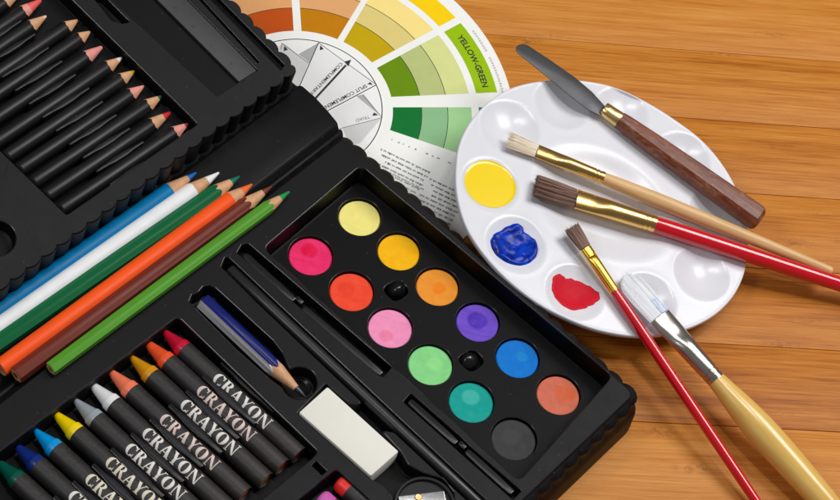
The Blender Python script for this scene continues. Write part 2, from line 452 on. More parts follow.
well(mb, TR, water, 0, 25, 1.2, 2.2, 0.8, holes + scoops, 1, 1)
for h in holes: well(mb, TR, h, floorh, 12, 0.7, 1.0, 0.2, (), 1, 1)
for h in scoops: well(mb, TR, h, floorh, 8, 0.9, 2.0, 0.5, (), 1, 1)
well(mb, TR, rodw, 0, 19, 1.2, 1.5, 0.4, (), 0, 1)
bowl_ = circle(TR.loc((299, 385), -17), 15.5, 44)
well(mb, TR, pen, 0, 17, 1.3, 2.0, 0.5, [bowl_], 0, 1)
well(mb, TR, bowl_, -17, 6, 0.8, 5.0, 2.0, (), 1, 1, True, 2, True)
well(mb, TR, slotB, 0, 15, 1.0, 1.0, 0.3, (), 0, 1)
well(mb, TR, slotC, 0, 15, 1.0, 1.0, 0.3, (), 0, 1)
well(mb, TR, cray, 0, 23, 1.4, 2.5, 1.0, (), 0, 1)
well(mb, TR, past, 0, 23, 1.4, 2.5, 1.0, (), 0, 1)
well(mb, TR, step_, 0, 12, 0.8, 0.8, 0.2, (), 0, 1)
# outer wall: flat strip, scalloped skirt, smooth base
def shell(mb, fr, rect_, prof, m=0):
    last = None
    N = len(prof[0][0])
    for poly, h in prof:
        r = mb.ring([fr.w(p[0], p[1], h) for p in poly])
        if last: mb.bridge(last, r, m)
        last = r
    mb.cap(last, m)
def shells(rect_, items, period=19.0, sub=10):
    base = scallop(rect_, period, 0.0, sub); n = len(base)
    out = []
    for off, amp, h in items:
        nr = []
        for i in range(n):
            d = (base[(i + 1) % n] - base[i - 1]).normalized(); nrm = Vector((d.y, -d.x))
            nr.append(base[i] + nrm * (off + amp * abs(math.sin(PI * (i % sub) / sub)) ** 0.7))
        out.append((nr, h))
    return out
def stitch(mb, fr, rect_, ring0, h, m=0):      # join the straight top outline to a finer outer ring
    big = [Vector(p) for p in ring0]
    mb.fill(big, [[Vector(p) for p in rect_]], lambda x, y: fr.w(x, y, h), m)
pr = shells(rect, [(0.4, 0, 0), (1.3, 0, -0.5), (1.8, 0, -2.2), (3.0, 0, -3.0), (5.6, 3.4, -5.6), (6.2, 3.6, -7.0), (6.2, 3.2, -9), (6.4, 1.6, -14), (9.0, 0.4, -20), (11.5, 0, -24), (13, 0, -28), (14.5, 0, -54.5), (13.5, 0, -55.6)])
stitch(mb, TR, rect, pr[0][0], 0)
shell(mb, TR, rect, pr)
main = mb.build('main_tray', [M['case'], M['floor_plastic'], M['edge']], case)

# shallow moulded knobs in the scoops of the paint insert
for q, (p, s_) in enumerate((((397, 287), 1), ((470, 360), -1))):
    mb = MB(); c = TR.loc(p, floorh)
    ax = Axis(TR.w(c.x, c.y, floorh - 8), TR.w(c.x + 2.5 * s_, c.y - 2, floorh + 2), U)
    loft(mb, ax, [(0, 10.5, 9.6), (4, 10.3, 9.2), (7, 9.4, 7.8), (9.5, 7.6, 5.6), (11.6, 5, 3.4), (12.8, 2.6, 1.8), (13.2, 0.8, 0.6)], 36)
    mb.build('moulded_knob', M['gloss_black'], main)

# hinge panel
mb = MB()
prf = [(-121.5, 40), (-121.8, 49), (-124, 49.5), (-125.5, 47), (-127, 45.8), (-128.5, 47), (-130, 50.6), (-132.5, 51.4), (-135, 50.4), (-136.5, 47), (-138, 46), (-139.5, 47.4), (-141.5, 51), (-144, 51.6),
       (-160, 51.7), (-180, 52), (-196, 52.6), (-199, 52.4), (-201, 49.5), (-203, 48.8), (-206, 50), (-210, 52), (-213, 52), (-216, 40)]
def vend(u):
    pts = [(-121, 9.0), (-135, 15.5), (-150, 19.5), (-178, 22.5), (-196, 22), (-206, 19), (-216, 17)]
    for (a, b), (c, d) in zip(pts, pts[1:]):
        if c <= u <= a: return b + (d - b) * (a - u) / (a - c)
    return pts[0][1] if u > -121 else pts[-1][1]
rows = []
for v_ in [VMIN, -400, -200, -60]: rows.append(mb.ring([U * u_ + V * v_ + ZZ * z_ for u_, z_ in prf]))
rows.append(mb.ring([U * u_ + V * (vend(u_) - 1.2) + ZZ * z_ for u_, z_ in prf]))
rows.append(mb.ring([U * u_ + V * vend(u_) + ZZ * (z_ - 1.0) for u_, z_ in prf]))
rows.append(mb.ring([U * u_ + V * vend(u_) + ZZ * 12 for u_, z_ in prf]))
for a, b in zip(rows, rows[1:]): mb.bridge(a, b, 0, closed=False)
mb.build('hinge_panel', M['case'], case, angle=50)

# pencil tray (the raised half)
mb = MB()
LU = lambda pts, h=0: [UP.loc(p, h) for p in pts]
urect = fillet([(-430, VMIN - 0), (-1.5, VMIN), (-1.5, 4.5), (-430, 4.5)], 6, 5)
prb = shells(urect, [(0, 3.6, 0), (0.6, 3.9, -0.7), (0.9, 4, -2), (1.2, 4, -34), (5.0, 2.2, -35.5), (6.5, 0, -36.5), (7.0, 0, -44), (4, 0, -46), (2, 0, -96)], 18.2)
pw = fillet(LU([(23, -50), (199.5, 124), (66.5, 216.5), (0, 152), (-110, 46)]), [6, 6, 4, 4, 4], 5)
rw = fillet(LU([(90, -20), (135, 22), (217, 97), (258.5, 70), (155, -34)]), 1.2, 3)
nw = fillet(LU([(88, -8), (100, 7), (111, 21), (122, 24), (131.5, 22.5), (104, -5)]), 2.5, 4)
tw = fillet(LU([(196, -14), (281, 71.5), (285.5, 64.5), (208, -14)]), 1.5, 3)
th = circle(UP.loc((-4, 238)), 19, 36)
cw = fillet(LU([(195, -4), (258, 64), (260, 61.5), (199, -5)]), 0.8, 3)
uw = [ccw(w) for w in (pw, rw, nw, tw, th, cw)]; pw, rw, nw, tw, th, cw = uw
mb.fill(prb[0][0], uw, lambda x, y: UP.w(x, y, 0))
well(mb, UP, pw, 0, 19, 1.2, 1.6, 0.6, (), 0, 1)
well(mb, UP, rw, 0, 5, 0.6, 0.6, 0.2, (), 0, 1)
well(mb, UP, nw, 0, 12, 0.8, 4, 1.0, (), 0, 1)
well(mb, UP, tw, 0, 7, 0.8, 0.8, 0.2, (), 0, 1)
well(mb, UP, th, 0, 16, 1.2, 4, 1.0, (), 0, 1)
well(mb, UP, cw, 0, 4, 0.5, 0.3, 0.1, (), 0, 1)
shell(mb, UP, urect, prb)
ptray = mb.build('pencil_tray', [M['case'], M['floor_plastic'], M['edge']], case)

# clips between the stored pencils and crayons
def clip_bar(parent, fr, a, b, w0, w1, h0, h1, narrow=(0.0, 0.22, 0.38, 0.62, 0.78, 1.0), taper=True):
    mb = MB(); d = b - a; L_ = d.length; d.normalize(); n = Vector((-d.y, d.x))
    ws = [w0 * .8, w0, w1, w1, w0, w0 * .8]
    pts = [a + d * (t * L_) - n * w for t, w in zip(narrow, ws)] + [a + d * (t * L_) + n * w for t, w in reversed(list(zip(narrow, ws)))]
    o = fillet(pts, 1.2, 3)
    mb.slab(fr, o, h0, h1, 0, 0.55, None if parent.name.startswith('pencil') else 1)
    return mb.build('retaining_clip', [M['clip'], M['edge']], parent)
for k in range(-2, 9):
    s_ = (48.6 + 13.55 * k, 46.6 + 13.5 * k); a = UP.loc(s_, -4); b = UP.loc((s_[0] - 47, s_[1] + 30), -4)
    clip_bar(ptray, UP, a, b, 1.5, 2.5, -17.5, -4.2)
clip_starts = [(203, 377), (186, 392), (169, 406), (150, 420), (131, 435), (111, 450), (92.5, 466), (72.5, 483), (54, 498), (36, 513)]
for s_ in clip_starts:
    a = TR.loc(s_, -6); b = TR.loc((s_[0] + 52, s_[1] + 48), -6)
    clip_bar(main, TR, a, b, 2.4, 3.8, -21.5, -2.6)
a = TR.loc((221, 362), -4); b = TR.loc((274, 412), -4); clip_bar(main, TR, a, b, 1.2, 2.4, -21.5, -4)
# ribs standing in the two narrow slots
for p0, p1 in (((244, 256), (294, 301)), ((303, 309), (381, 375)), ((409, 402), (456, 444)), ((466, 452), (512, 494))):
    a = TR.loc(p0, -4); b = TR.loc(p1, -4); clip_bar(main, TR, a, b, 3.2, 3.5, -14.5, -1.4, (0, .05, .3, .7, .95, 1))
for p0, p1 in (((296, 298), (302, 304)), ((459, 443), (465, 449))):
    a = TR.loc(p0, -4); b = TR.loc(p1, -4); clip_bar(main, TR, a, b, 2.2, 2.4, -14.5, -1.6, (0, .05, .3, .7, .95, 1))

# ------------------------------------------------------------------ watercolour cakes
def cake_mat(name, base, spot, sc, sr, amount=1.0, edge=None):
    t = NT(name)
    n = t.noise(260, 5, 0.65); nb = t.noise(70, 3, 0.5)
    geo = t.n('ShaderNodeVectorMath', operation='SUBTRACT'); t.l(t.tc.outputs['Object'], geo.inputs[0]); geo.inputs[1].default_value = (sc[0] * S, sc[1] * S, 0)
    mul = t.n('ShaderNodeVectorMath', operation='MULTIPLY'); t.l(geo.outputs[0], mul.inputs[0]); mul.inputs[1].default_value = (1, 1, 0)
    ln = t.n('ShaderNodeVectorMath', operation='LENGTH'); t.l(mul.outputs[0], ln.inputs[0])
    d = t.math('ADD', t.math('DIVIDE', ln.outputs['Value'], sr * S), t.math('MULTIPLY_ADD', nb, 0.7, -0.35))
    f = t.ramp(d, [(0.72, (1, 1, 1, 1)), (1.02, (0, 0, 0, 1))])
    c = t.mix(t.math('MULTIPLY', f, amount), base, spot)
    c = t.mix(t.math('MULTIPLY', t.ramp(n, [(0.4, (0, 0, 0, 1)), (0.7, (1, 1, 1, 1))]), 0.34), c, tuple(min(1, x * 1.3 + 0.03) for x in base[:3]) + (1,))
    t.color(c); t.l(t.math('MULTIPLY_ADD', n, 0.3, 0.5), t.b.inputs['Roughness']); t.setp(Specular_IOR_Level=0.15)
    # dried brush sweeps and a thin deposit of stronger pigment round the rim
    sw = t.noise(1, 5, 0.7, t.mapping((70, 420, 100), random.uniform(0, 3)), 0.8)
    c = t.mix(t.math('MULTIPLY', t.ramp(sw, [(0.5, (0, 0, 0, 1)), (0.66, (1, 1, 1, 1))]), 0.30), c, tuple(x * 0.82 for x in spot[:3]) + (1,)); t.color(c)
    t.bump(t.math('ADD', t.math('ADD', n, t.math('MULTIPLY', sw, 1.2)), t.noise(900, 3)), 0.35, 0.8)
    return t.m
cakes = [
 (PA[0], (240, 42, 106), (226, 0, 66), (-1, 7), 9, 1.0, 'hot pink watercolour cake with a darker red worn patch'),
 (PA[1], (246, 74, 44), (232, 56, 34), (-5, 3), 9, .6, 'bright red-orange watercolour cake'),
 (PA[2], (246, 148, 190), (240, 124, 160), (-4, -7), 8, .8, 'pale rose pink watercolour cake'),
 (PA[3], (134, 214, 136), (150, 226, 140), (5, 2), 8, .8, 'light mint green watercolour cake'),
 (PA[4], (0, 158, 146), (70, 184, 172), (0, 6), 9, .9, 'teal green watercolour cake with a paler chalky middle'),
 (PA[5], (58, 58, 60), (70, 70, 72), (-3, 3), 10, .5, 'dull black watercolour cake nearest the case edge'),
 (PB[0], (246, 232, 132), (248, 236, 140), (3, 3), 9, .4, 'pale lemon yellow watercolour cake in the tray corner'),
 (PB[1], (252, 184, 0), (250, 176, 0), (3, 3), 9, .4, 'deep amber yellow watercolour cake'),
 (PB[2], (238, 148, 46), (240, 128, 14), (2, 0), 7.5, 1.0, 'soft orange watercolour cake with a brighter round spot in the middle'),
 (PB[3], (112, 78, 200), (76, 44, 176), (0, 3), 10.5, 1.0, 'violet watercolour cake with a darker worn middle'),
 (PB[4], (0, 116, 208), (20, 138, 204), (5, 3), 6, .8, 'bright blue watercolour cake'),
 (PB[5], (208, 110, 86), (212, 98, 58), (7, 2), 11, .9, 'terracotta watercolour cake with an orange patch at one side'),
]
for p, c, sp, so, sr, am, lab in cakes:
    r = 21.6 if p in PA else 21.1
    q = TR.loc(p, cakeh); mb = MB(); n = 56
    zc = cakeh
    rings = [(0.2, -10), (0.05, -1.6), (0.3, -0.5), (1.0, 0.1), (2.0, 0.25)]
    last = None
    seed = random.uniform(0, 50)
    def hh(rr, a): return zc + 0.25 - 1.1 * (1 - (rr / r) ** 2) + 0.5 * noise.noise(Vector((rr * math.cos(a) * .14, rr * math.sin(a) * .14, seed)))
    for ins, dz in rings:
        rr = r - ins; ring = mb.ring([TR.w(q.x + rr * math.cos(2 * PI * k / n), q.y + rr * math.sin(2 * PI * k / n), zc + dz if ins < 1.5 else hh(rr, 2 * PI * k / n)) for k in range(n)])
        if last: mb.bridge(last, ring)
        last = ring
    for rr in [r - 2 - (r - 2.5) * k / 10 for k in range(1, 11)]:
        ring = mb.ring([TR.w(q.x + rr * math.cos(2 * PI * k / n), q.y + rr * math.sin(2 * PI * k / n), hh(rr, 2 * PI * k / n)) for k in range(n)])
        mb.bridge(last, ring); last = ring
    mb.cone_cap(last, TR.w(q.x, q.y, hh(0, 0)))
    # stain position is in photo-like axes: right, up
    so_w = W((p[0] + so[0], p[1] - so[1]), 27.5) - W(p, 27.5)
    o = mb.build('watercolour_cake', cake_mat(lab, rgb(*c), rgb(*sp), so_w, sr, am), None, TR.w(q.x, q.y, cakeh - 10))
    tag(o, lab, 'paint cake', 'watercolour cakes in the paint tray')

# ------------------------------------------------------------------ things lying in the tray
# black brush handle in the long slot
ax = Axis(W((229, 269), 49.5), W((492, 516), 49.5))
t = thing('paint_brush', 'thin black paintbrush handle lying in the long slot of the tray', 'brush', foot(ax.p(ax.L / 2)))
mb = MB(); loft(mb, ax, [(0, 3.2, 3.2), (0.8, 5, 5), (2.2, 5.8, 5.8), (60, 6.0, 6.0), (ax.L * .7, 5.6, 5.6), (ax.L - 2, 5.2, 5.2), (ax.L, 4, 4)])
mb.build('handle', plain('black brush lacquer', rgb(30, 30, 32), 0.36, 0.1, 90, 0.05), t)

# pencils -----------------------------------------------------------------
def pencil_body(mb, ax, R, tcone, ttip, tlead, flats, lead_r, blunt, wob=0.0, n=36):
    """body 0..tcone, wood to tlead, lead to ttip; materials 0 paint, 1 wood, 2 lead, 3 core end"""
    hexr = lambda a: R if not flats else R * math.cos(PI / 6) / math.cos(((a + PI / 6) % (PI / 3)) - PI / 6)
    k = (R - blunt) / (ttip - tcone)          # cone slope
    A_ = [2 * PI * i / n for i in range(n)]
    P = lambda t, a, r: ax.p(t, r * math.cos(a), r * math.sin(a))
    core = mb.ring([P(0.0, a, lead_r) for a in A_]); mb.cap(core, 3)
    e0 = mb.ring([P(0.0, a, hexr(a) - 0.5) for a in A_]); mb.bridge(e0, core, 5)
    e1 = mb.ring([P(0.5, a, hexr(a)) for a in A_]); mb.bridge(e1, e0, 0)
    tb_ = [tcone + (R - hexr(a)) / k + wob * math.sin(3 * a + 1.3) + wob * .6 * math.sin(7 * a) for a in A_]
    bd_ = mb.ring([P(t_ - 0.7, a, hexr(a)) for t_, a in zip(tb_, A_)]); mb.bridge(bd_, e1, 0)
    bw = mb.ring([P(t_, a, hexr(a) - 0.35) for t_, a in zip(tb_, A_)]); mb.bridge(bw, bd_, 0)
    last = bw
    for q in (0.5, 1.0):
        r = mb.ring([P(t_ + (tlead + wob * .5 * math.sin(4 * a) - t_) * q, a, (hexr(a) - 0.35) * (1 - q) + q * (R - k * (tlead - tcone))) for t_, a in zip(tb_, A_)])
        mb.bridge(r, last, 1); last = r
    r = mb.ring([P(ttip - blunt * .5, a, blunt * 1.1) for a in A_]); mb.bridge(r, last, 2); last = r
    r = mb.ring([P(ttip, a, blunt * .55) for a in A_]); mb.bridge(r, last, 2)
    mb.cone_cap(list(reversed(r)), ax.p(ttip + blunt * .15), 2)

def split_build(mb, t, mats, names):           # one mesh per material of a builder
    for mi, nm in names:
        m2 = MB(); mp = {}
        for f, a, fl in zip(mb.f, mb.mi, mb.flat):
            if a in (mi if isinstance(mi, tuple) else (mi,)):
                ids = []
                for i in f:
                    if i not in mp: mp[i] = m2.vert(mb.v[i])
                    ids.append(mp[i])
                m2.face(tuple(ids), (mi.index(a) if isinstance(mi, tuple) else 0), fl)
        if m2.f:
            mm = [mats[x] for x in mi] if isinstance(mi, tuple) else mats[mi]
            m2.build(nm, mm, t)

def painted(name, r, g, b, rough=0.42): return plain(name, rgb(r, g, b), rough, 0.05, 90, 0.04, bscale=400, Specular_IOR_Level=0.2)
loose = [  # tip, lead base, paint end, far end, heights
 ('blue', (196.3, 172.5), (187.5, 178.5), (171, 189.5), (-20, 324), (0, 116, 172), (0, 104, 186), 'blue coloured pencil lying against the wall of the raised pencil tray', 'blue', M['pencil_wood'], 61, False),
 ('white', (219, 172.5), (206, 180.8), (194.5, 189.5), (-20, 340), (236, 236, 238), (238, 238, 240), 'white coloured pencil between the blue and dark green pencils', 'white', M['pencil_wood'], 61, False),
 ('green', (239.7, 176.2), (230.5, 182.6), (217, 192.5), (-20, 356), (12, 100, 58), (0, 108, 84), 'dark green coloured pencil between the white and orange pencils', 'green', M['pencil_wood'], 61, True),
 ('orange', (252.2, 184.2), (240.5, 191.5), (233, 199.5), (0, 368.5), (250, 88, 28), (238, 110, 40), 'orange coloured pencil between the dark green and brown pencils', 'orange', M['pencil_wood'], 61, False),
 ('brown', (271.7, 186.3), (262, 192.5), (246.5, 206), (15.5, 375.5), (112, 46, 34), (112, 50, 36), 'brown coloured pencil between the orange and light green pencils', 'brown', M['pencil_wood'], 61, True),
 ('lightgreen', (289.5, 191.5), (279, 198), (268.5, 205.3), (50.5, 369.5), (88, 156, 48), (20, 140, 66), 'light green coloured pencil lying along the edge of the paint tray', 'light green', M['pencil_wood'], 63.5, True),
]
for nm, tip, lb, pe, far, c, lc, lab, cn, wd, z, fl in loose:
    a = W(far, z); b = W(tip, z); ax = Axis(a, b)
    t = thing('coloured_pencil', lab, 'pencil', foot(ax.p(ax.L / 2)), 'loose coloured pencils on the case')
    R = 6.9 if nm == 'lightgreen' else 8.7; tc = (W(pe, z) - a).dot(ax.d); tl = (W(lb, z) - a).dot(ax.d)
    mb = MB(); rot = Axis(a, b); ang = random.uniform(-0.35, 0.1)
    s0, u0 = rot.side.copy(), rot.up.copy(); rot.side = s0 * math.cos(ang) + u0 * math.sin(ang); rot.up = -s0 * math.sin(ang) + u0 * math.cos(ang)
    pencil_body(mb, rot, R, tc - 2, ax.L, tl, fl, 3.2 if R > 8 else 2.6, 0.9, 0.3)
    mats = [painted(nm + ' pencil paint', *c), wd, plain(nm + ' lead', rgb(*lc), 0.5, 0.08), plain(nm + ' core', rgb(*lc), 0.6, 0.1)]
    mats += [mats[1], mats[1]]
    split_build(mb, t, mats, [((0, 3, 5), 'barrel'), (1, 'sharpened_wood'), (2, 'lead')])

stored = [  # tip, paint end, lead colour, wood, lead share, wood words
 ((22, -9), (5, 2), (210, 120, 120), 'w', .3, 'topmost black stored pencil, its point outside the photo'),
 ((41, 0), (24, 11.5), (236, 96, 96), 'p', .75, 'black stored pencil with a blunt red-pink point, last but one at the frame corner'),
 ((46.3, 15.8), (32, 26), (236, 200, 170), 'w', .2, 'black stored pencil with pale flesh point beside the blunt red-pink one'),
 ((77.5, 19.8), (67, 27), (200, 150, 90), 'w', .25, 'black stored pencil with a tan tip beside the round hollow of the recess'),
 ((90, 31.5), (81, 39), (214, 160, 130), 'w', .25, 'black stored pencil with a beige wood point, between the tan and salmon tips'),
 ((102, 46.8), (87.5, 57), (232, 148, 140), 'p', .9, 'black stored pencil with a wide salmon pink point'),
 ((121.7, 57.5), (108, 66.2), (232, 232, 234), 'w', .35, 'black stored pencil with a white lead'),
 ((134.3, 70.8), (122, 78.8), (206, 168, 24), 'w', .35, 'black stored pencil with a yellow lead'),
 ((143.7, 85.8), (131.5, 94.3), (226, 150, 130), 'p', .25, 'black stored pencil with a dull pinkish wood point and barely any lead'),
 ((161.7, 95.8), (148.6, 105.4), (40, 110, 60), 'w', .3, 'black stored pencil with a green lead'),
 ((170, 112.5), (153.5, 124.5), (196, 30, 44), 'w', .42, 'black stored pencil with a blunt red lead'),
 ((188, 123.5), (175.3, 132.6), (178, 52, 62), 'p', .3, 'black stored pencil with a dark red lead nearest the scalloped wall'),
]
pdir = Vector((-127.0, 86.0)).normalized()
blackpaint = plain('black pencil paint', rgb(20, 19, 21), 0.4, 0.1, 90, 0.05, bscale=500, Specular_IOR_Level=0.35)
coreend = plain('worn barrel end', rgb(96, 94, 92), 0.4, 0.1)
for tip, pe, lc, wd, sh, lab in stored:
    hz = -9.5
    # meet the end line of the recess (photo)
    A0, A1 = Vector((-105, 49)), Vector((62, 212)); T = Vector(tip); e = A1 - A0
    s_ = ((A0 - T).x * e.y - (A0 - T).y * e.x) / (pdir.x * e.y - pdir.y * e.x)
    far = T + pdir * (s_ - 1.0)
    a = UP.pt(far, hz); b = UP.pt(tip, hz); ax = Axis(a, b, UP.ez)
    t = thing('coloured_pencil', lab, 'pencil', ax.p(ax.L / 2, 0, -8.2), 'black pencils stored in the pencil tray')
    tc = (UP.pt(pe, hz) - a).dot(ax.d); tl = ax.L - (ax.L - tc) * sh
    mb = MB(); pencil_body(mb, ax, 7.3, tc - 1.5, ax.L, tl, False, 2.6, 1.6 if sh > .4 else 1.0, 0.7)
    mats = [blackpaint, M['pencil_wood'] if wd == 'w' else M['pencil_wood_pink'], plain('lead %d %d %d' % lc, rgb(*lc), 0.5, 0.1), coreend]
    mats += [coreend, coreend]
    split_build(mb, t, mats, [((0, 3, 5), 'barrel'), (1, 'sharpened_wood'), (2, 'lead')])

# blue and silver drawing pencil
a = W((203.5, 301.5), 50); b = W((305.8, 397.5), 50); ax = Axis(a, b)
t = thing('graphite_pencil', 'short drawing pencil with blue and silver painted sides in its slot', 'pencil', ax.p(ax.L / 2, 0, -10))
mb = MB(); ang = 0.55; s0, u0 = ax.side.copy(), ax.up.copy(); ax.side = s0 * math.cos(ang) + u0 * math.sin(ang); ax.up = -s0 * math.sin(ang) + u0 * math.cos(ang)
R = 9.0; tc = (W((274.5, 368.5), 50) - a).dot(ax.d) - 3; tl = (W((296, 388.5), 50) - a).dot(ax.d)
pencil_body(mb, ax, R, tc, ax.L, tl, True, 2.6, 0.9, 0.2, 36)
# the faces on one side are silver
for i, f in enumerate(mb.f):
    if mb.mi[i] == 0:
        c = sum((mb.v[k] for k in f), Vector()) / len(f) - ax.a
        aa = math.degrees(math.atan2(c.dot(ax.up), c.dot(ax.side))) % 360
        if (int(aa // 60) in (0, 1, 3)) == False: pass
        dl = c.dot(s0)
        if dl > 4.0: mb.mi[i] = 4
mats = [plain('navy pencil paint', rgb(12, 24, 100), 0.3, 0.06, 90, Specular_IOR_Level=0.2), M['pencil_wood'], plain('graphite', rgb(58, 58, 62), 0.35, 0.1, metallic=0.3), plain('graphite core', rgb(60, 60, 62), 0.5, 0.1), plain('silver pencil paint', (0.75, 0.75, 0.77, 1), 0.38, 0.05, 90, metallic=0.5)]
mats += [mats[1]]
split_build(mb, t, mats, [((0, 4, 3, 5), 'barrel'), (1, 'sharpened_wood'), (2, 'lead')])

# eraser
mb = MB(); ez = 59.0
q = [W(p, ez) for p in ((327.5, 386.5), (298.8, 412.5), (370.8, 476.2), (399, 451.5))]
o = fillet([(p.x, p.y) for p in q], 2.0, 5)
fr = Frame(Vector((0, 0, 0)), Vector((1, 0, 0)), Vector((0, 1, 0)))
mb.slab(fr, o, 37.5, ez, 0, 1.3)
c = sum(q, Vector()) / 4
tag(mb.build('eraser', M['eraser'], None, Vector((c.x, c.y, 37.5))), 'white block eraser sitting in the black tray', 'eraser')

# sharpener: round holder with a metal wedge
sc_ = W((425, 505), 56); c = foot(sc_)
t = thing('pencil_sharpener', 'round black pencil sharpener with a silver metal blade block', 'sharpener', Vector((sc_.x, sc_.y, 37.2)))
frs = Frame(Vector((sc_.x, sc_.y, 0)), Vector((1, 0, 0)), Vector((0, 1, 0)))
mb = MB(); last = None
for r, z in ((27, 37.3), (28.5, 38), (28.5, 54), (28, 55.5), (27, 56), (25.6, 55.6), (25, 54.5), (25, 52.5), (24.5, 52)):
    ring = mb.ring([frs.w(r * math.cos(2 * PI * k / 64), r * math.sin(2 * PI * k / 64), z) for k in range(64)])
    if last: mb.bridge(last, ring)
    last = ring
mb.cap(last); mb.build('holder', black_plastic('sharpener holder plastic', rgb(30, 30, 32), 0.55, 0.1), t)
p0, p1 = W((397, 496.5), 55), W((444, 491), 55); d = (p1 - p0).normalized(); nn = Vector((d.y, -d.x, 0))
fm = Frame(Vector((p0.x, p0.y, 0)), d, ZZ.cross(d)); Lm = (p1 - p0).length
mb = MB(); mb.slab(fm, fillet([(1, -27), (Lm, -27), (Lm, 0), (1, 0)], 1.0, 3), 52.2, 55.2, 0, 0.5); mt = mb.build('metal_block', M['alu'], t)
mb = MB(); cs = W((418.3, 497.5), 55.6); ax = Axis(Vector((cs.x, cs.y, 55.2)), Vector((cs.x, cs.y, 57)), U)
loft(mb, ax, [(0, 3.4, 3.4), (.8, 3.4, 3.4), (1.3, 2.8, 2.8), (1.3, 1.6, .5), (.9, 1.5, .45)], 24); mb.build('screw', M['brass'], t)

# crayons -------------------------------------------------------------------
def glyphs():
    """high-contrast capitals in a box of height 1: lists of quad patches (4 corners) in x,y"""
    def ring(cx, rx, ry, ix, iy, a0, a1, n=26, dx=0.0):
        out = []
        for k in range(n):
            a, b = math.radians(a0 + (a1 - a0) * k / n), math.radians(a0 + (a1 - a0) * (k + 1) / n)
            o = lambda q: (cx + rx * math.cos(q), .5 + ry * math.sin(q)); i = lambda q: (cx + dx + ix * math.cos(q), .5 + iy * math.sin(q))
            out.append((o(a), o(b), i(b), i(a)))
        return out
    R = lambda x0, x1, y0, y1: ((x0, y0), (x1, y0), (x1, y1), (x0, y1))
    G = {}
    G['C'] = (ring(.45, .45, .5, .17, .44, 42, 318), .84)
    G['C'] = (G['C'][0] + [R(.72, .80, .62, .97), R(.74, .80, .04, .30)], .86)
    bowl = []
    for k in range(14):
        a_, b_ = math.radians(-90 + 180 * k / 14), math.radians(-90 + 180 * (k + 1) / 14)
        o = lambda q: (.40 + .36 * max(0, math.cos(q)), .735 + .265 * math.sin(q)); i = lambda q: (.40 + .14 * max(0, math.cos(q)), .735 + .20 * math.sin(q))
        bowl.append((o(a_), o(b_), i(b_), i(a_)))
    G['R'] = (bowl + [R(.10, .34, .0, 1.0), R(.0, .44, .0, .065), R(.0, .41, .935, 1.0), R(.33, .41, .47, .535), ((.40, .50), (.62, .50), (.92, .0), (.66, .0)), R(.64, .98, .0, .065)], .96)
    G['A'] = ([((.36, 1.0), (.56, 1.0), (.93, .0), (.64, .0)), ((.38, .92), (.46, .80), (.18, .0), (.10, .0)), R(.20, .70, .27, .335), R(.0, .30, .0, .065), R(.56, 1.02, .0, .065)], .96)
    G['Y'] = ([((.06, 1.0), (.33, 1.0), (.60, .44), (.38, .42)), ((.80, 1.0), (.86, 1.0), (.60, .44), (.54, .50)), R(.38, .60, .0, .45), R(.0, .40, .935, 1.0), R(.68, .97, .935, 1.0), R(.28, .70, .0, .065)], .92)
    G['O'] = (ring(.48, .48, .5, .20, .45, 0, 360, 40), .99)
    G['N'] = ([R(.11, .18, .0, 1.0), ((.02, 1.0), (.30, 1.0), (.92, .0), (.74, .0)), R(.83, .90, .0, 1.0), R(.0, .29, .0, .065), R(.72, 1.0, .935, 1.0)], 1.0)
    return G
GL = glyphs()
def crayon_letters(mb, ax, R, t0, hgt, upang, m=0, adv=1.0):
    """letters wrapped on the cylinder; reading along +axis; centre of the letters at angle upang"""
    x = 0.0; e = 0
    for ch in 'CRAYON':
        quads, wdt = GL[ch]
        for q in quads:
            e += 1; nn = 5
            dist = R + 0.10 + (e % 7) * 0.012
            ids = []
            for i in range(nn + 1):
                row = []
                for j in range(3):
                    u_, v_ = j / 2, i / nn
                    px = (q[0][0] * (1 - u_) + q[1][0] * u_) * (1 - v_) + (q[3][0] * (1 - u_) + q[2][0] * u_) * v_
                    py = (q[0][1] * (1 - u_) + q[1][1] * u_) * (1 - v_) + (q[3][1] * (1 - u_) + q[2][1] * u_) * v_
                    a = upang + (py - .5) * hgt / R
                    row.append(mb.vert(ax.p(t0 + (x + px * .92) * hgt * adv, dist * math.cos(a), dist * math.sin(a))))
                ids.append(row)
            for i in range(nn):
                for j in range(2): mb.face((ids[i][j], ids[i][j + 1], ids[i + 1][j + 1], ids[i + 1][j]), m)
        x += wdt * .92 + (0.0 if ch in 'RA' else 0.05)
CD = Vector((301 - 164.0, 457.5 - 331.7))
cr = [ # tip, wrapper start, colour, words, letter material
 ((164, 331.7), (186, 349), (200, 20, 52), 'crimson red', 'letter', 'nearest the drawing pencil slot'),
 ((147.5, 343.5), (169.5, 362), (246, 88, 44), 'orange-red', 'letter_pink', 'between the crimson and ochre crayons'),
 ((131, 357.2), (153.5, 376), (218, 148, 18), 'ochre yellow', 'letter', 'between the orange-red and salmon crayons'),
 ((110, 371.5), (131.5, 392.7), (250, 128, 92), 'salmon', 'letter_pink', 'between the ochre and white crayons'),
 ((92.3, 385.2), (113.5, 405.6), (236, 236, 236), 'white', 'letter', 'between the salmon and grey crayons'),
 ((75, 400.5), (96, 421), (156, 164, 172), 'grey', 'letter', 'between the white and bright yellow crayons'),
 ((55, 413.7), (75, 436), (252, 216, 0), 'bright yellow', 'letter_cream', 'between the grey and sky blue crayons'),
 ((34.5, 430.3), (55, 451.5), (0, 152, 222), 'sky blue', 'letter_cream', 'between the bright yellow and dark blue crayons'),
 ((17.3, 447), (37.5, 466.5), (14, 42, 120), 'dark blue', 'letter', 'between the sky blue and dark green crayons'),
 ((-1, 463), (18.5, 482), (0, 82, 66), 'dark green', 'letter_cream', 'at the corner of the photo'),
]
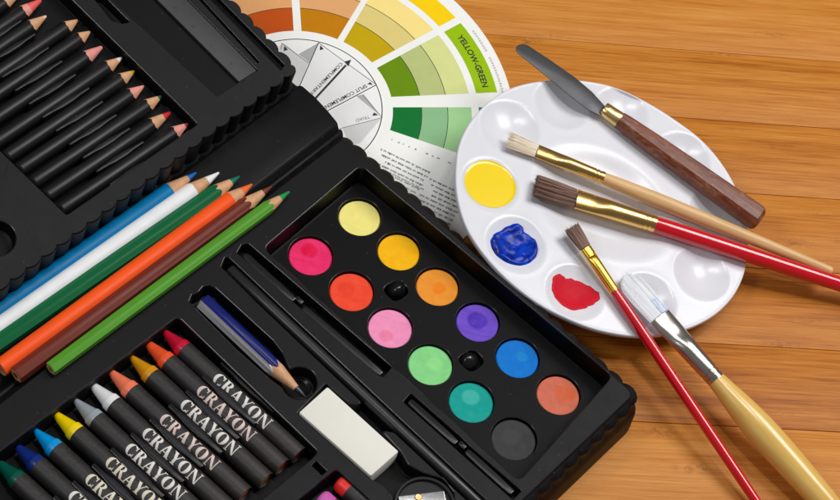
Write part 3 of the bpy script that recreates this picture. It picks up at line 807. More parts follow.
ZC = 44.5; RC = 9.3
for tip, ws, c, cn, lm, where in cr:
    a = W(tip, ZC); b = W(Vector(tip) + CD, ZC); ax = Axis(a, b)
    t = thing('crayon', '%s wax crayon in black sleeve, %s' % (cn, where), 'crayon', ax.p(ax.L / 2, 0, -RC), 'wax crayons in the tray')
    tw_ = (W(ws, ZC) - a).dot(ax.d)
    wax = plain(cn + ' wax', rgb(*c), 0.3, 0.07, 200, 0.12, bscale=350, Subsurface_Weight=0.05, Subsurface_Radius=(0.002, 0.002, 0.002))
    mb = MB(); Lx = ax.L
    tr_ = random.uniform(.75, 1.2)
    loft(mb, ax, [(0, 2.0 * tr_, 1.8), (.5, 2.9 * tr_, 2.8), (1.4, 3.4 * tr_, 3.4), (tw_ * .74, 7.5, 7.5), (tw_ * .77, 8.4, 8.4), (tw_ * .8, 8.75, 8.75), (tw_ + 2, 8.9, 8.9), (Lx - 6, 8.9, 8.9), (Lx - 4.6, 8.7, 8.7), (Lx - 4.2, 8.0, 8.0)], 32)
    mb.build('wax_stick', wax, t)
    mb = MB(); loft(mb, ax, [(tw_ + .3, 8.92, 8.92), (tw_, 9.05, 9.05), (tw_ + .2, RC - .05, RC - .05), (tw_ + 1.0, RC, RC), (Lx - 6, RC, RC), (Lx - 2.6, RC - .05, RC - .05), (Lx - 2.5, 8.92, 8.92), (Lx - 5, 8.85, 8.85)], 36, cap0=False, cap1=False)
    wr = mb.build('paper_sleeve', M['wrapper'], t)
    # letters face the camera: direction to the viewer in the crayon's cross plane
    vd = (CPOS - ax.p(80)).normalized(); va = math.atan2(vd.dot(ax.up), vd.dot(ax.side))
    mb = MB(); crayon_letters(mb, ax, RC, 0.475 * 0 + 68.5, 12.6, va + 0.22, 0, 1.015)
    ob = mb.build('lettering', M[lm], wr)

# oil pastels in the lower recess
for tip, c, cn in (((339, 481), (240, 44, 34), 'bright red'), ((320, 497.5), (206, 96, 176), 'orchid pink')):
    a = W(tip, 43); b = W(Vector(tip) + CD * .75, 43); ax = Axis(a, b)
    t = thing('oil_pastel', '%s oil pastel stick at the bottom edge of the photo' % cn, 'oil pastel', ax.p(ax.L / 2, 0, -10), 'oil pastels in the lower recess')
    wax = plain(cn + ' pastel', rgb(*c), 0.4, 0.06, 200, 0.15, bscale=300)
    mb = MB(); loft(mb, ax, [(0, 6.6, 6.6), (.8, 8, 8), (2.2, 8.9, 8.9), (4, 9.3, 9.3), (ax.L, 9.3, 9.3)], 32); mb.build('pastel_stick', wax, t)
    mb = MB(); loft(mb, ax, [(13, 9.4, 9.4), (13.1, 9.9, 9.9), (14, 10, 10), (ax.L - 4, 10, 10), (ax.L - 3.9, 9.4, 9.4)], 32, cap0=False, cap1=False); mb.build('paper_sleeve', M['wrapper'], t)

# ruler in the raised tray
q = LU([(148, -10), (239, 81.5), (256.5, 70.2), (165, -25)], -1.2)
t = thing('ruler', 'smoky grey plastic ruler lying in the raised tray beside the stored pencils', 'ruler', UP.w(q[1].x, q[1].y, -4.6))
mb = MB(); mb.slab(UP, fillet([tuple(p) for p in q], 0.8, 3), -4.5, -1.4, 0, 0.5); rl = mb.build('ruler_body', M['ruler'], t)
mb = MB(); d = (q[1] - q[0]).normalized(); n_ = (q[2] - q[1]).normalized(); wd = (q[2] - q[1]).length
for k in range(1, 46):
    p = q[1] - d * (2.8 * k); h = wd * (.32 if k % 10 == 0 else .24 if k % 5 == 0 else .15)
    for o in (p + n_ * (wd - h - .6),):
        mb.face(mb.ring([UP.w(*(o + d * -.4), -1.37), UP.w(*(o + d * .4), -1.37), UP.w(*(o + d * .4 + n_ * h), -1.37), UP.w(*(o - d * .4 + n_ * h), -1.37)]), 0)
for k in range(1, 6):              # worn, unreadable figures
    p = q[1] - d * (26.5 * k - 6) + n_ * (wd * .34)
    for _ in range(5):
        o = p + d * random.uniform(-1.8, 1.8) + n_ * random.uniform(-1.8, 1.8); r_ = random.uniform(.5, 1.1)
        mb.face(mb.ring([UP.w(o.x + r_ * math.cos(x_), o.y + r_ * math.sin(x_), -1.37 + .01 * _) for x_ in (0.3, 1.6, 2.9, 4.1, 5.3)]), 0)
mb.build('graduation_marks', M['ruler_mark'], t)

# ------------------------------------------------------------------ colour wheel
WC = Vector((-159, 131.2)); WZ = 1.4
wt = thing('colour_wheel', 'round paper colour mixing wheel with printed hues, half under the case', 'colour wheel', Vector((WC.x, WC.y, 0)))
frw = Frame(Vector((WC.x, WC.y, 0)), Vector((1, 0, 0)), Vector((0, 1, 0)))
mb = MB(); n = 180; last = None
for r, z in ((220, 0.15), (223.7, 0.2), (223.9, 0.8), (223.4, WZ), (84.0, WZ)):
    ring = mb.ring([frw.w(r * math.cos(2 * PI * k / n), r * math.sin(2 * PI * k / n), z) for k in range(n)])
    if last: mb.bridge(last, ring, 0)
    last = ring
pm = [M['paper']]
def sector(mb, r0, r1, c0, z, m, half=4.3, g=30, a0=None, a1=None):   # wedge centred on c0 degrees with straight-sided gaps
    cols = []
    rs = [r0 + (r1 - r0) * k / 3 for k in range(4)]
    for r in rs:
        dl = math.degrees(math.asin(half / r))
        lo = (c0 - g / 2 + dl) if a0 is None else a0; hi = (c0 + g / 2 - dl) if a1 is None else a1
        cols.append(mb.ring([frw.w(r * math.cos(math.radians(lo + (hi - lo) * k / 16)), r * math.sin(math.radians(lo + (hi - lo) * k / 16)), z) for k in range(17)]))
    for a, b in zip(cols, cols[1:]): mb.bridge(b, a, m, closed=False, flat=True)
hues = {  # centre angle: dark, tint 1, tint 2, swatch
 8.4: ((0, 116, 46), (142, 190, 140), (164, 212, 150), (0, 138, 92)),
 37.3: ((106, 144, 0), (188, 198, 128), (218, 224, 148), (154, 194, 0)),
 66.2: ((200, 168, 0), (228, 208, 128), (254, 228, 140), (255, 212, 0)),
 94.2: ((198, 126, 0), (230, 170, 114), (248, 200, 130), (250, 170, 0)),
 123.0: ((196, 82, 16), (230, 168, 110), (244, 190, 140), (240, 120, 20)),
 152.0: ((170, 50, 20), (220, 140, 110), (238, 176, 150), (230, 80, 30)),
}
seglist = []
for ca, cs_ in hues.items():
    for (r0, r1), c in zip(((94.6, 125.0), (125.0, 152.6), (152.6, 178.0), (186.0, 209.0)), cs_):
        pm.append(printed(*c)); seglist.append((r0, r1, ca, len(pm) - 1))
for r0, r1, ca, m in seglist:
    sector(mb, r0, r1, ca, WZ + .12, m, 4.3, 28.9 if ca > 9 else 22.0 + 1.0)
def arcline(mb, r, w, a0, a1, z, m, n=60):
    a = [math.radians(a0 + (a1 - a0) * k / n) for k in range(n + 1)]
    mb.bridge(mb.ring([frw.w((r + w) * math.cos(q), (r + w) * math.sin(q), z) for q in a]), mb.ring([frw.w((r - w) * math.cos(q), (r - w) * math.sin(q), z) for q in a]), m, closed=False, flat=True)
pm.append(M['ink']); INK = len(pm) - 1
for ca in hues:
    g = (28.9 if ca > 9 else 23.0)
    for r in (125.0, 152.6):
        dl = math.degrees(math.asin(4.3 / r)); arcline(mb, r, 0.34, ca - g / 2 + dl, ca + g / 2 - dl, WZ + .2, INK, 24)
mb.build('outer_disc', pm, wt)
# inner dial
mb = MB(); dz = WZ + 0.55
ring = mb.ring([frw.w(84.2 * math.cos(2 * PI * k / n), 84.2 * math.sin(2 * PI * k / n), WZ) for k in range(n)])
r2 = mb.ring([frw.w(84.0 * math.cos(2 * PI * k / n), 84.0 * math.sin(2 * PI * k / n), dz) for k in range(n)])
mb.bridge(ring, r2); mb.cap(r2)
arcline(mb, 83.2, 0.5, 0, 360, dz + .12, 1, 160)
def wq(pts, z, m): 
    P = ccw([(w.x, w.y) for w in (W(p, z) for p in pts)])
    mb.face(mb.ring([Vector((p.x, p.y, z)) for p in P]), m, True)
def wl(a, b, w, z, m):
    A_, B_ = W(a, z), W(b, z); d = (B_ - A_).normalized(); n_ = Vector((-d.y, d.x, 0)) * w
    mb.face(mb.ring([A_ - n_, B_ - n_, B_ + n_, A_ + n_]), m, True)
z1, z2, z3 = dz + .06, dz + .1, dz + .16
wq([(279, 46), (284, 43.5), (308.5, 63), (299, 87), (280, 75)], z1, 2)
wq([(298.5, 54), (318.2, 42.8), (309.5, 62.5)], z1, 3)
wq([(330, 112), (358, 97), (372, 108), (381, 116.5), (343, 128)], z1 + .004, 4)
wq([(356.5, 96), (363.5, 94), (381.5, 116.5)], z2, 3)
wq([(342.5, 128), (381.5, 118), (360, 143), (350, 146)], z1, 2)
wq([(302, 83), (318.5, 44), (374, 83), (327, 110)], z1, 4)
for a, b, w in (((318.6, 42.5), (300, 85), .45), ((318.6, 42.5), (376.5, 84.5), .3), ((326, 111.5), (376.5, 84.5), .5), ((338, 129), (382.6, 117.3), .25), ((282, 43), (308.7, 63), .3), ((282, 43), (281, 49), .3), ((382, 117), (363, 95), .2)):
    wl(a, b, w, z3, 1)
wl((311, 103), (346, 65), 1.15, z3 + .03, 1)
wq([(351.3, 59.5), (348.3, 66.2), (344.2, 61.4)], z3 + .05, 1)
for tri in (((284.3, 45.5), (283.5, 50.8), (288, 49.6)), ((320.3, 45), (319.7, 50), (323.8, 49)), ((372.8, 84.8), (367.3, 84), (370.2, 81.8)), ((378.3, 115), (372.3, 115.7), (374, 112.3))): wq(tri, z3, 1)
mb.build('inner_dial', [M['dial'], M['ink'], M['grey1'], M['grey2'], plain('dial tint', rgb(236, 236, 235), 0.5, 0.01)], wt)

def text_pts(s, size, bold=0.0):             # mesh triangles of a word in the built-in font
    cu = bpy.data.curves.new('t', 'FONT'); cu.body = s; cu.size = size; cu.resolution_u = 3; cu.offset = size * bold; cu.fill_mode = 'FRONT'
    ob = bpy.data.objects.new('t', cu); COL.objects.link(ob)
    dg = bpy.context.evaluated_depsgraph_get(); dg.update(); me = ob.evaluated_get(dg).to_mesh()
    vs = [v.co.copy() for v in me.vertices]; fs = [tuple(p.vertices) for p in me.polygons]
    ob.evaluated_get(dg).to_mesh_clear(); bpy.data.objects.remove(ob); bpy.data.curves.remove(cu)
    return vs, fs
def put_text(mb, s, size, fn, m=0, length=None, bold=0.0):
    vs, fs = text_pts(s, size, bold); w = max(v.x for v in vs); k = (length / w) if length else 1
    ids = [mb.vert(fn(v.x * k, v.y * min(1.0, k + .25))) for v in vs]
    for f in fs: mb.face(tuple(ids[i] for i in f), m, True)
mb = MB()
def straight(p0, p1, z, dy=0):
    A_, B_ = W(p0, z), W(p1, z); d = (B_ - A_).normalized(); n_ = Vector((-d.y, d.x, 0))
    return (lambda x, y: A_ + d * x + n_ * (y + dy)), (B_ - A_).length
f_, l_ = straight((340.5, 62), (311, 91.5), z3); put_text(mb, 'COMPLEMENTARY', 5.4, f_, 0, l_ + 3, .012)
f_, l_ = straight((365.5, 84.0), (321, 107.5), z3); put_text(mb, 'SPLIT COMPLEMENT', 6.0, f_, 0, l_, .012)
f_, l_ = straight((369, 115.2), (355, 119.2), z3); put_text(mb, 'TRIAD', 5.6, f_, 1, l_)
# words along the swatch: reading clockwise, tops outward
def on_arc(r, a_start): return lambda x, y: frw.w((r + y) * math.cos(math.radians(a_start) - x / r), (r + y) * math.sin(math.radians(a_start) - x / r), WZ + .3)
put_text(mb, 'YELLOW-GREEN', 9.5, on_arc(194.5, 46.8), 0, 194.5 * math.radians(20.6), .02)
mb.build('lettering', [M['ink'], M['ink_grey']], wt)
# fine print: rows of tiny illegible strokes
mb = MB()
def fine_print(p0, p1, rows, gap, size, ragged=0.35, dark=0.4):
    z = WZ + .2; A_, B_ = W(p0, z), W(p1, z); d = (B_ - A_).normalized(); n_ = Vector((-d.y, d.x, 0)); L_ = (B_ - A_).length
    for r in range(rows):
        x = random.uniform(0, 3); end = L_ * (1 - random.random() * ragged); m = 0 if random.random() < dark else 1
        while x < end:
            wlen = random.uniform(2.5, 9); xe = min(end, x + wlen)
            while x < xe:
                h = size * random.choice((.6, .6, .9, .75)); s0 = random.uniform(.45, .7)
                o = A_ - n_ * (gap * r) + d * x
                mb.face(mb.ring([o, o + d * s0, o + d * s0 + n_ * h, o + n_ * h]), m, True)
                if random.random() < .6:
                    o2 = o + n_ * (h * random.choice((0, .45, .85))); mb.face(mb.ring([o2, o2 + d * .9, o2 + d * .9 + n_ * .28, o2 + n_ * .28]), m, True)
                x += random.uniform(.8, 1.25)
            x += 1.3
# text is upside down in the photo, so each line runs from right to left
fine_print((424, 189), (374.5, 164), 0 + 1, 3.6, 2.2)
for k in range(9):
    a = Vector((431.5 - 2.6 * k * 1.0, 172.5 + 4.15 * k)); fine_print(a, a + Vector((-52 + (k % 3) * 3 + k * 1.2, -25 + (k % 3) * 1.4 + k * .5)), 1, 3.6, 2.8, .12, .9)
for k in range(12):
    a = Vector((468 - 2.2 * k, 196 + 4.1 * k)); fine_print(a, a + Vector((-40 + (k % 4) * 3, -19 + (k % 4) * 1.5)), 1, 3.6, 2.8, .12, .9)
for k in range(12):                # row of spaced capitals along the wedge edge
    p = Vector((392.5, 139)) + Vector((62, 25)) * (k / 11.0)
    if k in (5, 9): continue
    fine_print(p + Vector((2.6, 1.1)), p, 1, 3, 2.4, 0, 1)
for k in range(26):                # small arc of print by the rim
    a = 46.5 - k * .92
    if k in (9, 10): continue
    r = 213.5; x0 = math.radians(a)
    for q in range(2):
        f = x0 - q * .0065; h = random.choice((2.2, 3.0, 2.6))
        P = lambda rr, aa: frw.w(rr * math.cos(aa), rr * math.sin(aa), WZ + .2)
        mb.face(mb.ring([P(r, f), P(r, f - .0022), P(r + h, f - .0022), P(r + h, f)]), 1, True)
mb.build('fine_print', [M['ink'], M['ink_grey']], wt)

# ------------------------------------------------------------------ palette
edge_px = [(456, 165), (457.5, 150), (465, 130), (483, 106.5), (508, 89), (543, 80.5), (580, 80), (616.7, 87.5), (646.7, 101.7), (676.7, 120.5), (700, 138), (719, 159), (736, 187), (744, 210), (748.5, 238), (746.5, 265), (737.5, 290), (717.5, 313), (696, 325.5), (665, 334.5), (640, 336.7), (615, 334), (590, 328), (565, 318), (540, 305), (518, 289), (496.7, 269.5), (477.5, 246), (466.5, 228), (458, 202), (455.5, 183)]
ep = ccw([PL.loc(p, 0) for p in edge_px])
pc = sum(ep, Vector((0, 0))) / len(ep)
# radius as a smooth function of angle
samples = sorted((math.atan2((p - pc).y, (p - pc).x), (p - pc).length) for p in ep)
def rad_at(a):
    n = len(samples); a = (a + PI) % (2 * PI) - PI
    k = 0
    while k < n and samples[k][0] < a: k += 1
    def g(i):
        s_ = samples[i % n]; return s_[0] + 2 * PI * (i // n), s_[1]
    x0, y0 = g(k - 1); x1, y1 = g(k); x_, y_ = g(k - 2); x2, y2 = g(k + 1)
    t_ = (a - x0) / (x1 - x0); m0 = (y1 - y_) / (x1 - x_) * (x1 - x0); m1 = (y2 - y0) / (x2 - x0) * (x1 - x0)
    return (2 * t_**3 - 3 * t_**2 + 1) * y0 + (t_**3 - 2 * t_**2 + t_) * m0 + (-2 * t_**3 + 3 * t_**2) * y1 + (t_**3 - t_**2) * m1
NA = 300
radii = [rad_at(2 * PI * k / NA) for k in range(NA)]
for _ in range(6): radii = [(radii[k - 1] + 2 * radii[k] + radii[(k + 1) % NA]) / 4 for k in range(NA)]
wells_px = [((490, 184), 30), ((510, 127), 32), ((562, 104), 30), ((622, 111), 29), ((684, 156), 29), ((716, 212), 29), ((702, 273), 30), ((648, 300), 30), ((575, 292), 30), ((516, 244), 31)]
WL = [(PL.loc(p), r) for p, r in wells_px]
BC = PL.loc((603, 201)); bax = (PL.loc((660, 232)) - PL.loc((546, 170))).normalized(); bay = Vector((-bax.y, bax.x))
def pal_h(x, y):
    p = Vector((x, y)); h = 0.0
    for c, r in WL:
        q = (p - c).length / r
        if q < 1.25:
            if q < 1: h -= 8.5 * (1 - q * q) ** 1.15
            h += 0.12 * math.exp(-((q - 1.05) / .10) ** 2)
    d = p - BC; q = math.hypot(d.dot(bax) / 80.0, d.dot(bay) / 62.0)
    if q < 1.0:
        t_ = min(1, max(0, (1 - q) / .42)); h -= 6.0 * (t_ * t_ * (3 - 2 * t_))
    h += 0.1 * math.exp(-((q - 1.04) / .05) ** 2)
    return h
mb = MB(); NR = 150
fr_ = [1e-3 + (1 - 1e-3) * (k / NR) ** 0.75 for k in range(NR + 1)]
rows = []
for f in fr_:
    row = []
    for k in range(NA):
        a = 2 * PI * k / NA; r = (radii[k] - 3.0) * f; x, y = pc.x + r * math.cos(a), pc.y + r * math.sin(a)
        row.append(PL.w(x, y, pal_h(x, y)))
    rows.append(mb.ring(row))
for a, b in zip(rows, rows[1:]): mb.bridge(b, a)
mb.cap(rows[0])
last = rows[-1]
for ins, h in ((2.0, .25), (1.0, .1), (.3, -.6), (0, -2), (0, -4.6), (.5, -5.6), (1.3, -5.6), (2.0, -4.5), (2.2, -2.4)):
    ring = mb.ring([PL.w(pc.x + (radii[k] - ins) * math.cos(2 * PI * k / NA), pc.y + (radii[k] - ins) * math.sin(2 * PI * k / NA), h) for k in range(NA)])
    mb.bridge(ring, last); last = ring
for f in fr_[::-6]:
    row = []
    for k in range(NA):
        a = 2 * PI * k / NA; r = (radii[k] - 3.4) * f; x, y = pc.x + r * math.cos(a), pc.y + r * math.sin(a)
        row.append(PL.w(x, y, pal_h(x, y) - 2.4))
    ring = mb.ring(row); mb.bridge(ring, last); last = ring
mb.cap(last, 0, True)
zmin = min(v.z for v in mb.v)
print('palette zmin', zmin)
pal = mb.build('mixing_palette', M['palette'], None, foot(PL.w(pc.x, pc.y)))
tag(pal, 'white plastic oval paint palette with ten round wells and a middle basin', 'palette')

# paint in the wells
def puddle(px, rx, ry, base, shape, mat, label, seed, level=None, lump=0.0, thick=1.2, skirt=True):
    c = PL.loc(px, base); mb = MB(); n = 180; rows = []
    for j in range(1, 19):
        q = j / 18; row = []
        for k in range(n):
            a = 2 * PI * k / n; r = q * shape(a); x, y = c.x + rx * r * math.cos(a), c.y + ry * r * math.sin(a)
            low = pal_h(x, y)
            edge = min(1, (1 - q) / .22); e = (1 - (1 - edge) ** 2) ** .5
            if level is not None: h = max(low + .15, level + (0.0 if q < .9 else 0)) 
            else:
                h = low + .12 + thick * e
            if lump: h += lump * e * (noise.noise(Vector((x * .07, y * .07, seed))) + .6 * noise.noise(Vector((x * .15, y * .15, seed + 5)))) + lump * .4 * e * q * math.sin(9 * q + 2.5 * a + 3 * noise.noise(Vector((x * .08, y * .08, seed + 9))))
            row.append(PL.w(x, y, max(h, low + .1)))
        rows.append(mb.ring(row))
    cen = mb.vert(PL.w(c.x, c.y, max(pal_h(c.x, c.y) + .12 + thick, level if level is not None else -99)))
    for k in range(n): mb.face((rows[0][k], rows[0][(k + 1) % n], cen))
    for a, b in zip(rows, rows[1:]): mb.bridge(b, a)
    o = mb.build('paint_puddle', mat, None, PL.w(c.x, c.y, pal_h(c.x, c.y)), 80)
    tag(o, label, 'paint', 'paint in the palette wells')
ypaint = plain('yellow poster paint', rgb(250, 216, 0), 0.2, 0.015, 60, Coat_Weight=0.2)
puddle((490, 184), 26.7, 26.7, -1.5, lambda a: 1 + .012 * math.sin(3 * a), ypaint, 'smooth round pool of yellow paint in a palette well', 1, level=-1.62)
bt = NT('blue acrylic')
bt.color(bt.ramp(bt.noise(130, 4, 0.6, None, 1.6), [(0.35, rgb(0, 22, 112)), (0.55, rgb(0, 54, 184)), (0.72, rgb(0, 84, 220))])); bt.setp(Roughness=0.3, Specular_IOR_Level=0.22); bt.bump(bt.noise(90, 2, .4, None, 1.5), .3, 3.0)
rt = plain('red acrylic', rgb(205, 0, 36), 0.62, 0.06, 180, 0.5, bscale=330, Specular_IOR_Level=0.25)
def outline_shape(pts, c, base, fine):         # radius by angle of an outline seen in the photo, plus a fine ragged edge
    C = PL.loc(c, base); sm = sorted((math.atan2(q.y, q.x), q.length) for q in (PL.loc(p, base) - C for p in pts))
    def f(a):
        a = (a + PI) % (2 * PI) - PI; n_ = len(sm); k = 0
        while k < n_ and sm[k][0] < a: k += 1
        (x0, y0), (x1, y1) = sm[k - 1], sm[k % n_]
        if k == 0: x0 -= 2 * PI
        if k == n_: x1 += 2 * PI
        q = (a - x0) / max(x1 - x0, 1e-6); q = q * q * (3 - 2 * q)
        return y0 * (1 - q) + y1 * q + fine * (noise.noise(Vector((a * 9, 2, 3))) + .7 * noise.noise(Vector((a * 26, 5, 3))))
    return f
red_px = [(550.8, 280), (556.7, 276.3), (562.5, 278), (565, 280.2), (570.8, 279.8), (574, 281.5), (579, 282.8), (584, 285.8), (590, 289.3), (593, 292.5), (596.7, 295.8), (597.5, 301.7), (593, 305.8), (586.7, 308.3), (578, 310.8), (571.7, 311.7), (565, 309), (558, 304), (552.5, 297.5), (550, 290.8), (550.3, 285.8)]
puddle((571, 296), 1, 1, -8.0, outline_shape(red_px, (571, 296), -8.0, 0.45), rt, 'matte crimson red paint smeared over half of a palette well', 9, thick=1.0, lump=.35)
blue_px = [(489, 243.3), (491.7, 237.5), (500, 231.7), (506.7, 227.5), (515, 225.5), (520.8, 228.3), (523.3, 233.3), (529, 237.5), (535, 243.3), (536.7, 250), (535.8, 256.7), (530, 263.3), (521.7, 266.7), (511.7, 265.8), (501.7, 261.7), (493.3, 255), (490, 249)]
puddle((513, 247), 1, 1, -6.5, outline_shape(blue_px, (513, 247), -6.5, 0.25), bt.m, 'thick swirled lump of deep blue paint in a palette well', 4, lump=1.5, thick=4.5)

# ------------------------------------------------------------------ brushes and knife
def hairs(name, parent, ax, t0, t1, w0, h0, w1, h1, mats, count, rr=0.28, bulge=0.0, tipj=2.0, round_tip=0.0, blue=None, bent=0.6):
    mb = MB()
    # solid core so that no light leaks between the strands
    L_ = t1 - t0
    loft(mb, ax, [(t0 + L_ * q, (w0 + (w1 - w0) * q + bulge * math.sin(PI * q)) * .86 * (1 if q < .8 else 1 - round_tip * .6 * ((q - .8) / .12) ** 2 * .5), (h0 + (h1 - h0) * q) * .8) for q in (0, .25, .5, .75, .86, .92)], 20, 0)
    for i in range(count):
        a = random.uniform(0, 2 * PI); rad = math.sqrt(random.uniform(.35, 1))
        cx, cy = rad * math.cos(a), rad * math.sin(a); jx, jy = random.gauss(0, .05) * bent, random.gauss(0, .05) * bent
        te = t1 - abs(random.gauss(0, tipj)) - round_tip * L_ * .42 * abs(cx) ** 2.2
        m = random.randrange(len(mats)) if blue is None else random.randrange(len(mats) - 1)
        last = None; ns = 6; ph = random.uniform(0, 6)
        for k in range(ns + 1):
            q = k / ns; t_ = t0 + (te - t0) * q; qq = (t_ - t0) / L_
            w = w0 + (w1 - w0) * qq + bulge * math.sin(PI * qq); h = h0 + (h1 - h0) * qq
            sh = 1 - round_tip * .35 * max(0, qq - .6) ** 2 * 4
            x = cx * w * sh + jx * w * q * 1.5; y = cy * h + jy * h * q * 2
            r = rr * (1 - .55 * q)
            mm = m
            if blue and blue(x / max(w, .1), qq): mm = len(mats) - 1
            ring = mb.ring([ax.p(t_, x + r * math.cos(z), y + r * math.sin(z)) for z in (ph, ph + 2.1, ph + 4.2)])
            if last: mb.bridge(ring, last, mm)
            last = ring
    return mb.build(name, mats, parent, None, 60)
def ferrule(parent, ax, secs, mat, name='ferrule', grooves=()):
    mb = MB(); S2 = []
    for i, sc in enumerate(secs):
        S2.append(sc)
    out = []
    for a, b in zip(S2, S2[1:]):
        nn = max(1, int((b[0] - a[0]) / 4))
        for k in range(nn):
            q = k / nn; qs = q * q * (3 - 2 * q); out.append((a[0] + (b[0] - a[0]) * q, a[1] + (b[1] - a[1]) * q, a[2] + (b[2] - a[2]) * qs))
    out.append(S2[-1])
    for g in grooves:
        rr = [s_ for s_ in out if s_[0] < g - 1.2]; post = [s_ for s_ in out if s_[0] > g + 1.2]; w, h = rr[-1][1], rr[-1][2]
        out = rr + [(g - 1.1, w, h), (g - .5, w - .55, h - .55), (g + .5, w - .55, h - .55), (g + 1.1, w, h)] + post
    loft(mb, ax, out, 40); return mb.build(name, mat, parent)
def handle(parent, ax, secs, mat, n=32, grain=False, smooth=6):
    mb = MB(); out = []
    for i, (a, b) in enumerate(zip(secs, secs[1:])):
        p_, q_ = secs[max(i - 1, 0)], secs[min(i + 2, len(secs) - 1)]
        for k in range(smooth):
            t_ = k / smooth
            m0 = (b[1] - p_[1]) / max(b[0] - p_[0], 1e-3) * (b[0] - a[0]); m1 = (q_[1] - a[1]) / max(q_[0] - a[0], 1e-3) * (b[0] - a[0])
            r = (2 * t_**3 - 3 * t_**2 + 1) * a[1] + (t_**3 - 2 * t_**2 + t_) * m0 + (-2 * t_**3 + 3 * t_**2) * b[1] + (t_**3 - t_**2) * m1
            out.append((a[0] + (b[0] - a[0]) * t_, max(r, .2), max(r, .2)))
    out.append((secs[-1][0], secs[-1][1], secs[-1][1]))
    loft(mb, ax, out, n); ob = mb.build('handle', mat, parent)
    if grain: grain_obj(ob, ax)
    return ob
def tpos(ax, p, z0, z1):           # distance along the axis of the point nearest a photo position
    best = None
    o = CPOS; r = ray(p).normalized(); w0 = ax.a - o; b_ = ax.d.dot(r); d_ = ax.d.dot(w0); e_ = r.dot(w0)
    return (b_ * e_ - d_) / (1 - b_ * b_)
for p in () and ((510, 141), (606, 176), (745, 232), (831, 271), (538, 186), (655, 223), (840, 285), (573, 230), (614, 291), (757, 500), (624, 282), (667, 311), (727, 372), (822, 492), (518, 48), (612, 117), (757, 218)):
    print(p, 'palette plane z', round(PL.pt(p).z, 1))

def settle(p0, p1, z1, r, ts=(0.0, 1.0)):      # lift the near end until the rod clears the palette's rim plane
    z0 = z1
    while True:
        a, b = W(p0, z0), W(p1, z1); ok = True
        for k in range(61):
            q = a.lerp(b, k / 60); x, y, h = PL.to(q); ang = math.atan2(y - pc.y, x - pc.x)
            rad = radii[int(round(ang / (2 * PI) * NA)) % NA]
            if math.hypot(x - pc.x, y - pc.y) < rad + 1 and h < r(k / 60) + .4: ok = False; break
        if ok: return a, b
        z0 += .5
# natural wood brush
P0, P1 = settle((510, 140), (832, 271.5), 24, lambda q: 3.2 if q < .12 else 7)
ax = Axis(P0, P1); T = lambda p: tpos(ax, p, 0, 0)
t = thing('paint_brush', 'flat brush with bare pale wood handle and cream bristles across the palette', 'brush', foot(ax.p(ax.L / 2)), 'brushes lying on the palette')
tf0, tf1 = T((538, 149)), T((604, 176))
hairs('bristles', t, ax, tf0 - 1, 1.5, 8.0, 3.2, 9.5, 3.2, [M['hog1'], M['hog2'], M['hog3']], 420, .34, .3, 2.2)
ferrule(t, ax, [(tf0, 8.2, 3.6), (tf0 + 16, 8.0, 4.2), (tf0 + 34, 7.3, 6.6), (tf1, 6.6, 6.6)], M['gold'], grooves=(tf1 - 5, tf1 - 9))
handle(t, ax, [(tf1 - 1, 6.1), (tf1 + 20, 6.9), (tf1 + 60, 7.6), (tf1 + 110, 7.4), (tf1 + 180, 6.0), (ax.L - 6, 4.6), (ax.L - 1.2, 4.3), (ax.L, 3.2)], M['nat_wood'], 32, True)

# big red brush
P0, P1 = settle((537, 186), (870, 294), 18, lambda q: 4.5 if q < .16 else 8.6)
ax = Axis(P0, P1)
t = thing('paint_brush', 'wide flat brush with brown hair, gold ferrule and thick red handle', 'brush', foot(ax.p(ax.L / 2)), 'brushes lying on the palette')
tf0, tf1 = T((576, 198.5)), T((655, 222.5))
hairs('bristles', t, ax, tf0 - 1, 0.5, 11.2, 4.5, 12.4, 4.4, [M['hair1'], M['hair2'], M['hair3'], M['hair1'], M['hair2']], 1500, .3, .6, 1.6)
ferrule(t, ax, [(tf0, 11.4, 5.0), (tf0 + 17, 11.0, 5.4), (tf0 + 36, 10.0, 8.3), (tf1, 8.6, 8.6)], M['gold'], grooves=(tf1 - 6, tf1 - 11))
handle(t, ax, [(tf1 - 1, 8.0), (tf1 + 14, 8.5), (tf1 + 50, 8.6), (tf1 + 120, 8.2), (ax.L - 8, 7.2), (ax.L, 6)], M['red_lacquer'])

# small red brush
P0, P1 = settle((573, 229.5), (770, 522), 5.5, lambda q: 3 if q < .1 else 5.3)
ax = Axis(P0, P1)
t = thing('paint_brush', 'slim brush with short brown hair and long thin red handle', 'brush', foot(ax.p(ax.L / 2)), 'brushes lying on the palette')
tf0, tf1 = T((585, 249)), T((614.8, 291))
hairs('bristles', t, ax, tf0 - 1, 0, 6.3, 3.4, 8.0, 3.2, [M['hair1'], M['hair2'], M['hair3'], M['hair1']], 1100, .26, .3, 1.6)
ferrule(t, ax, [(tf0, 6.3, 3.8), (tf0 + 9, 6.0, 4.0), (tf0 + 18, 5.6, 5.0), (tf1, 4.9, 4.9)], M['gold_deep'], grooves=(tf0 + 9,))
handle(t, ax, [(tf1 - 1, 4.6), (tf1 + 20, 5.2), (tf1 + 60, 5.4), (tf1 + 130, 5.2), (tf1 + 220, 4.9), (ax.L, 4.4)], M['red_lacquer'])

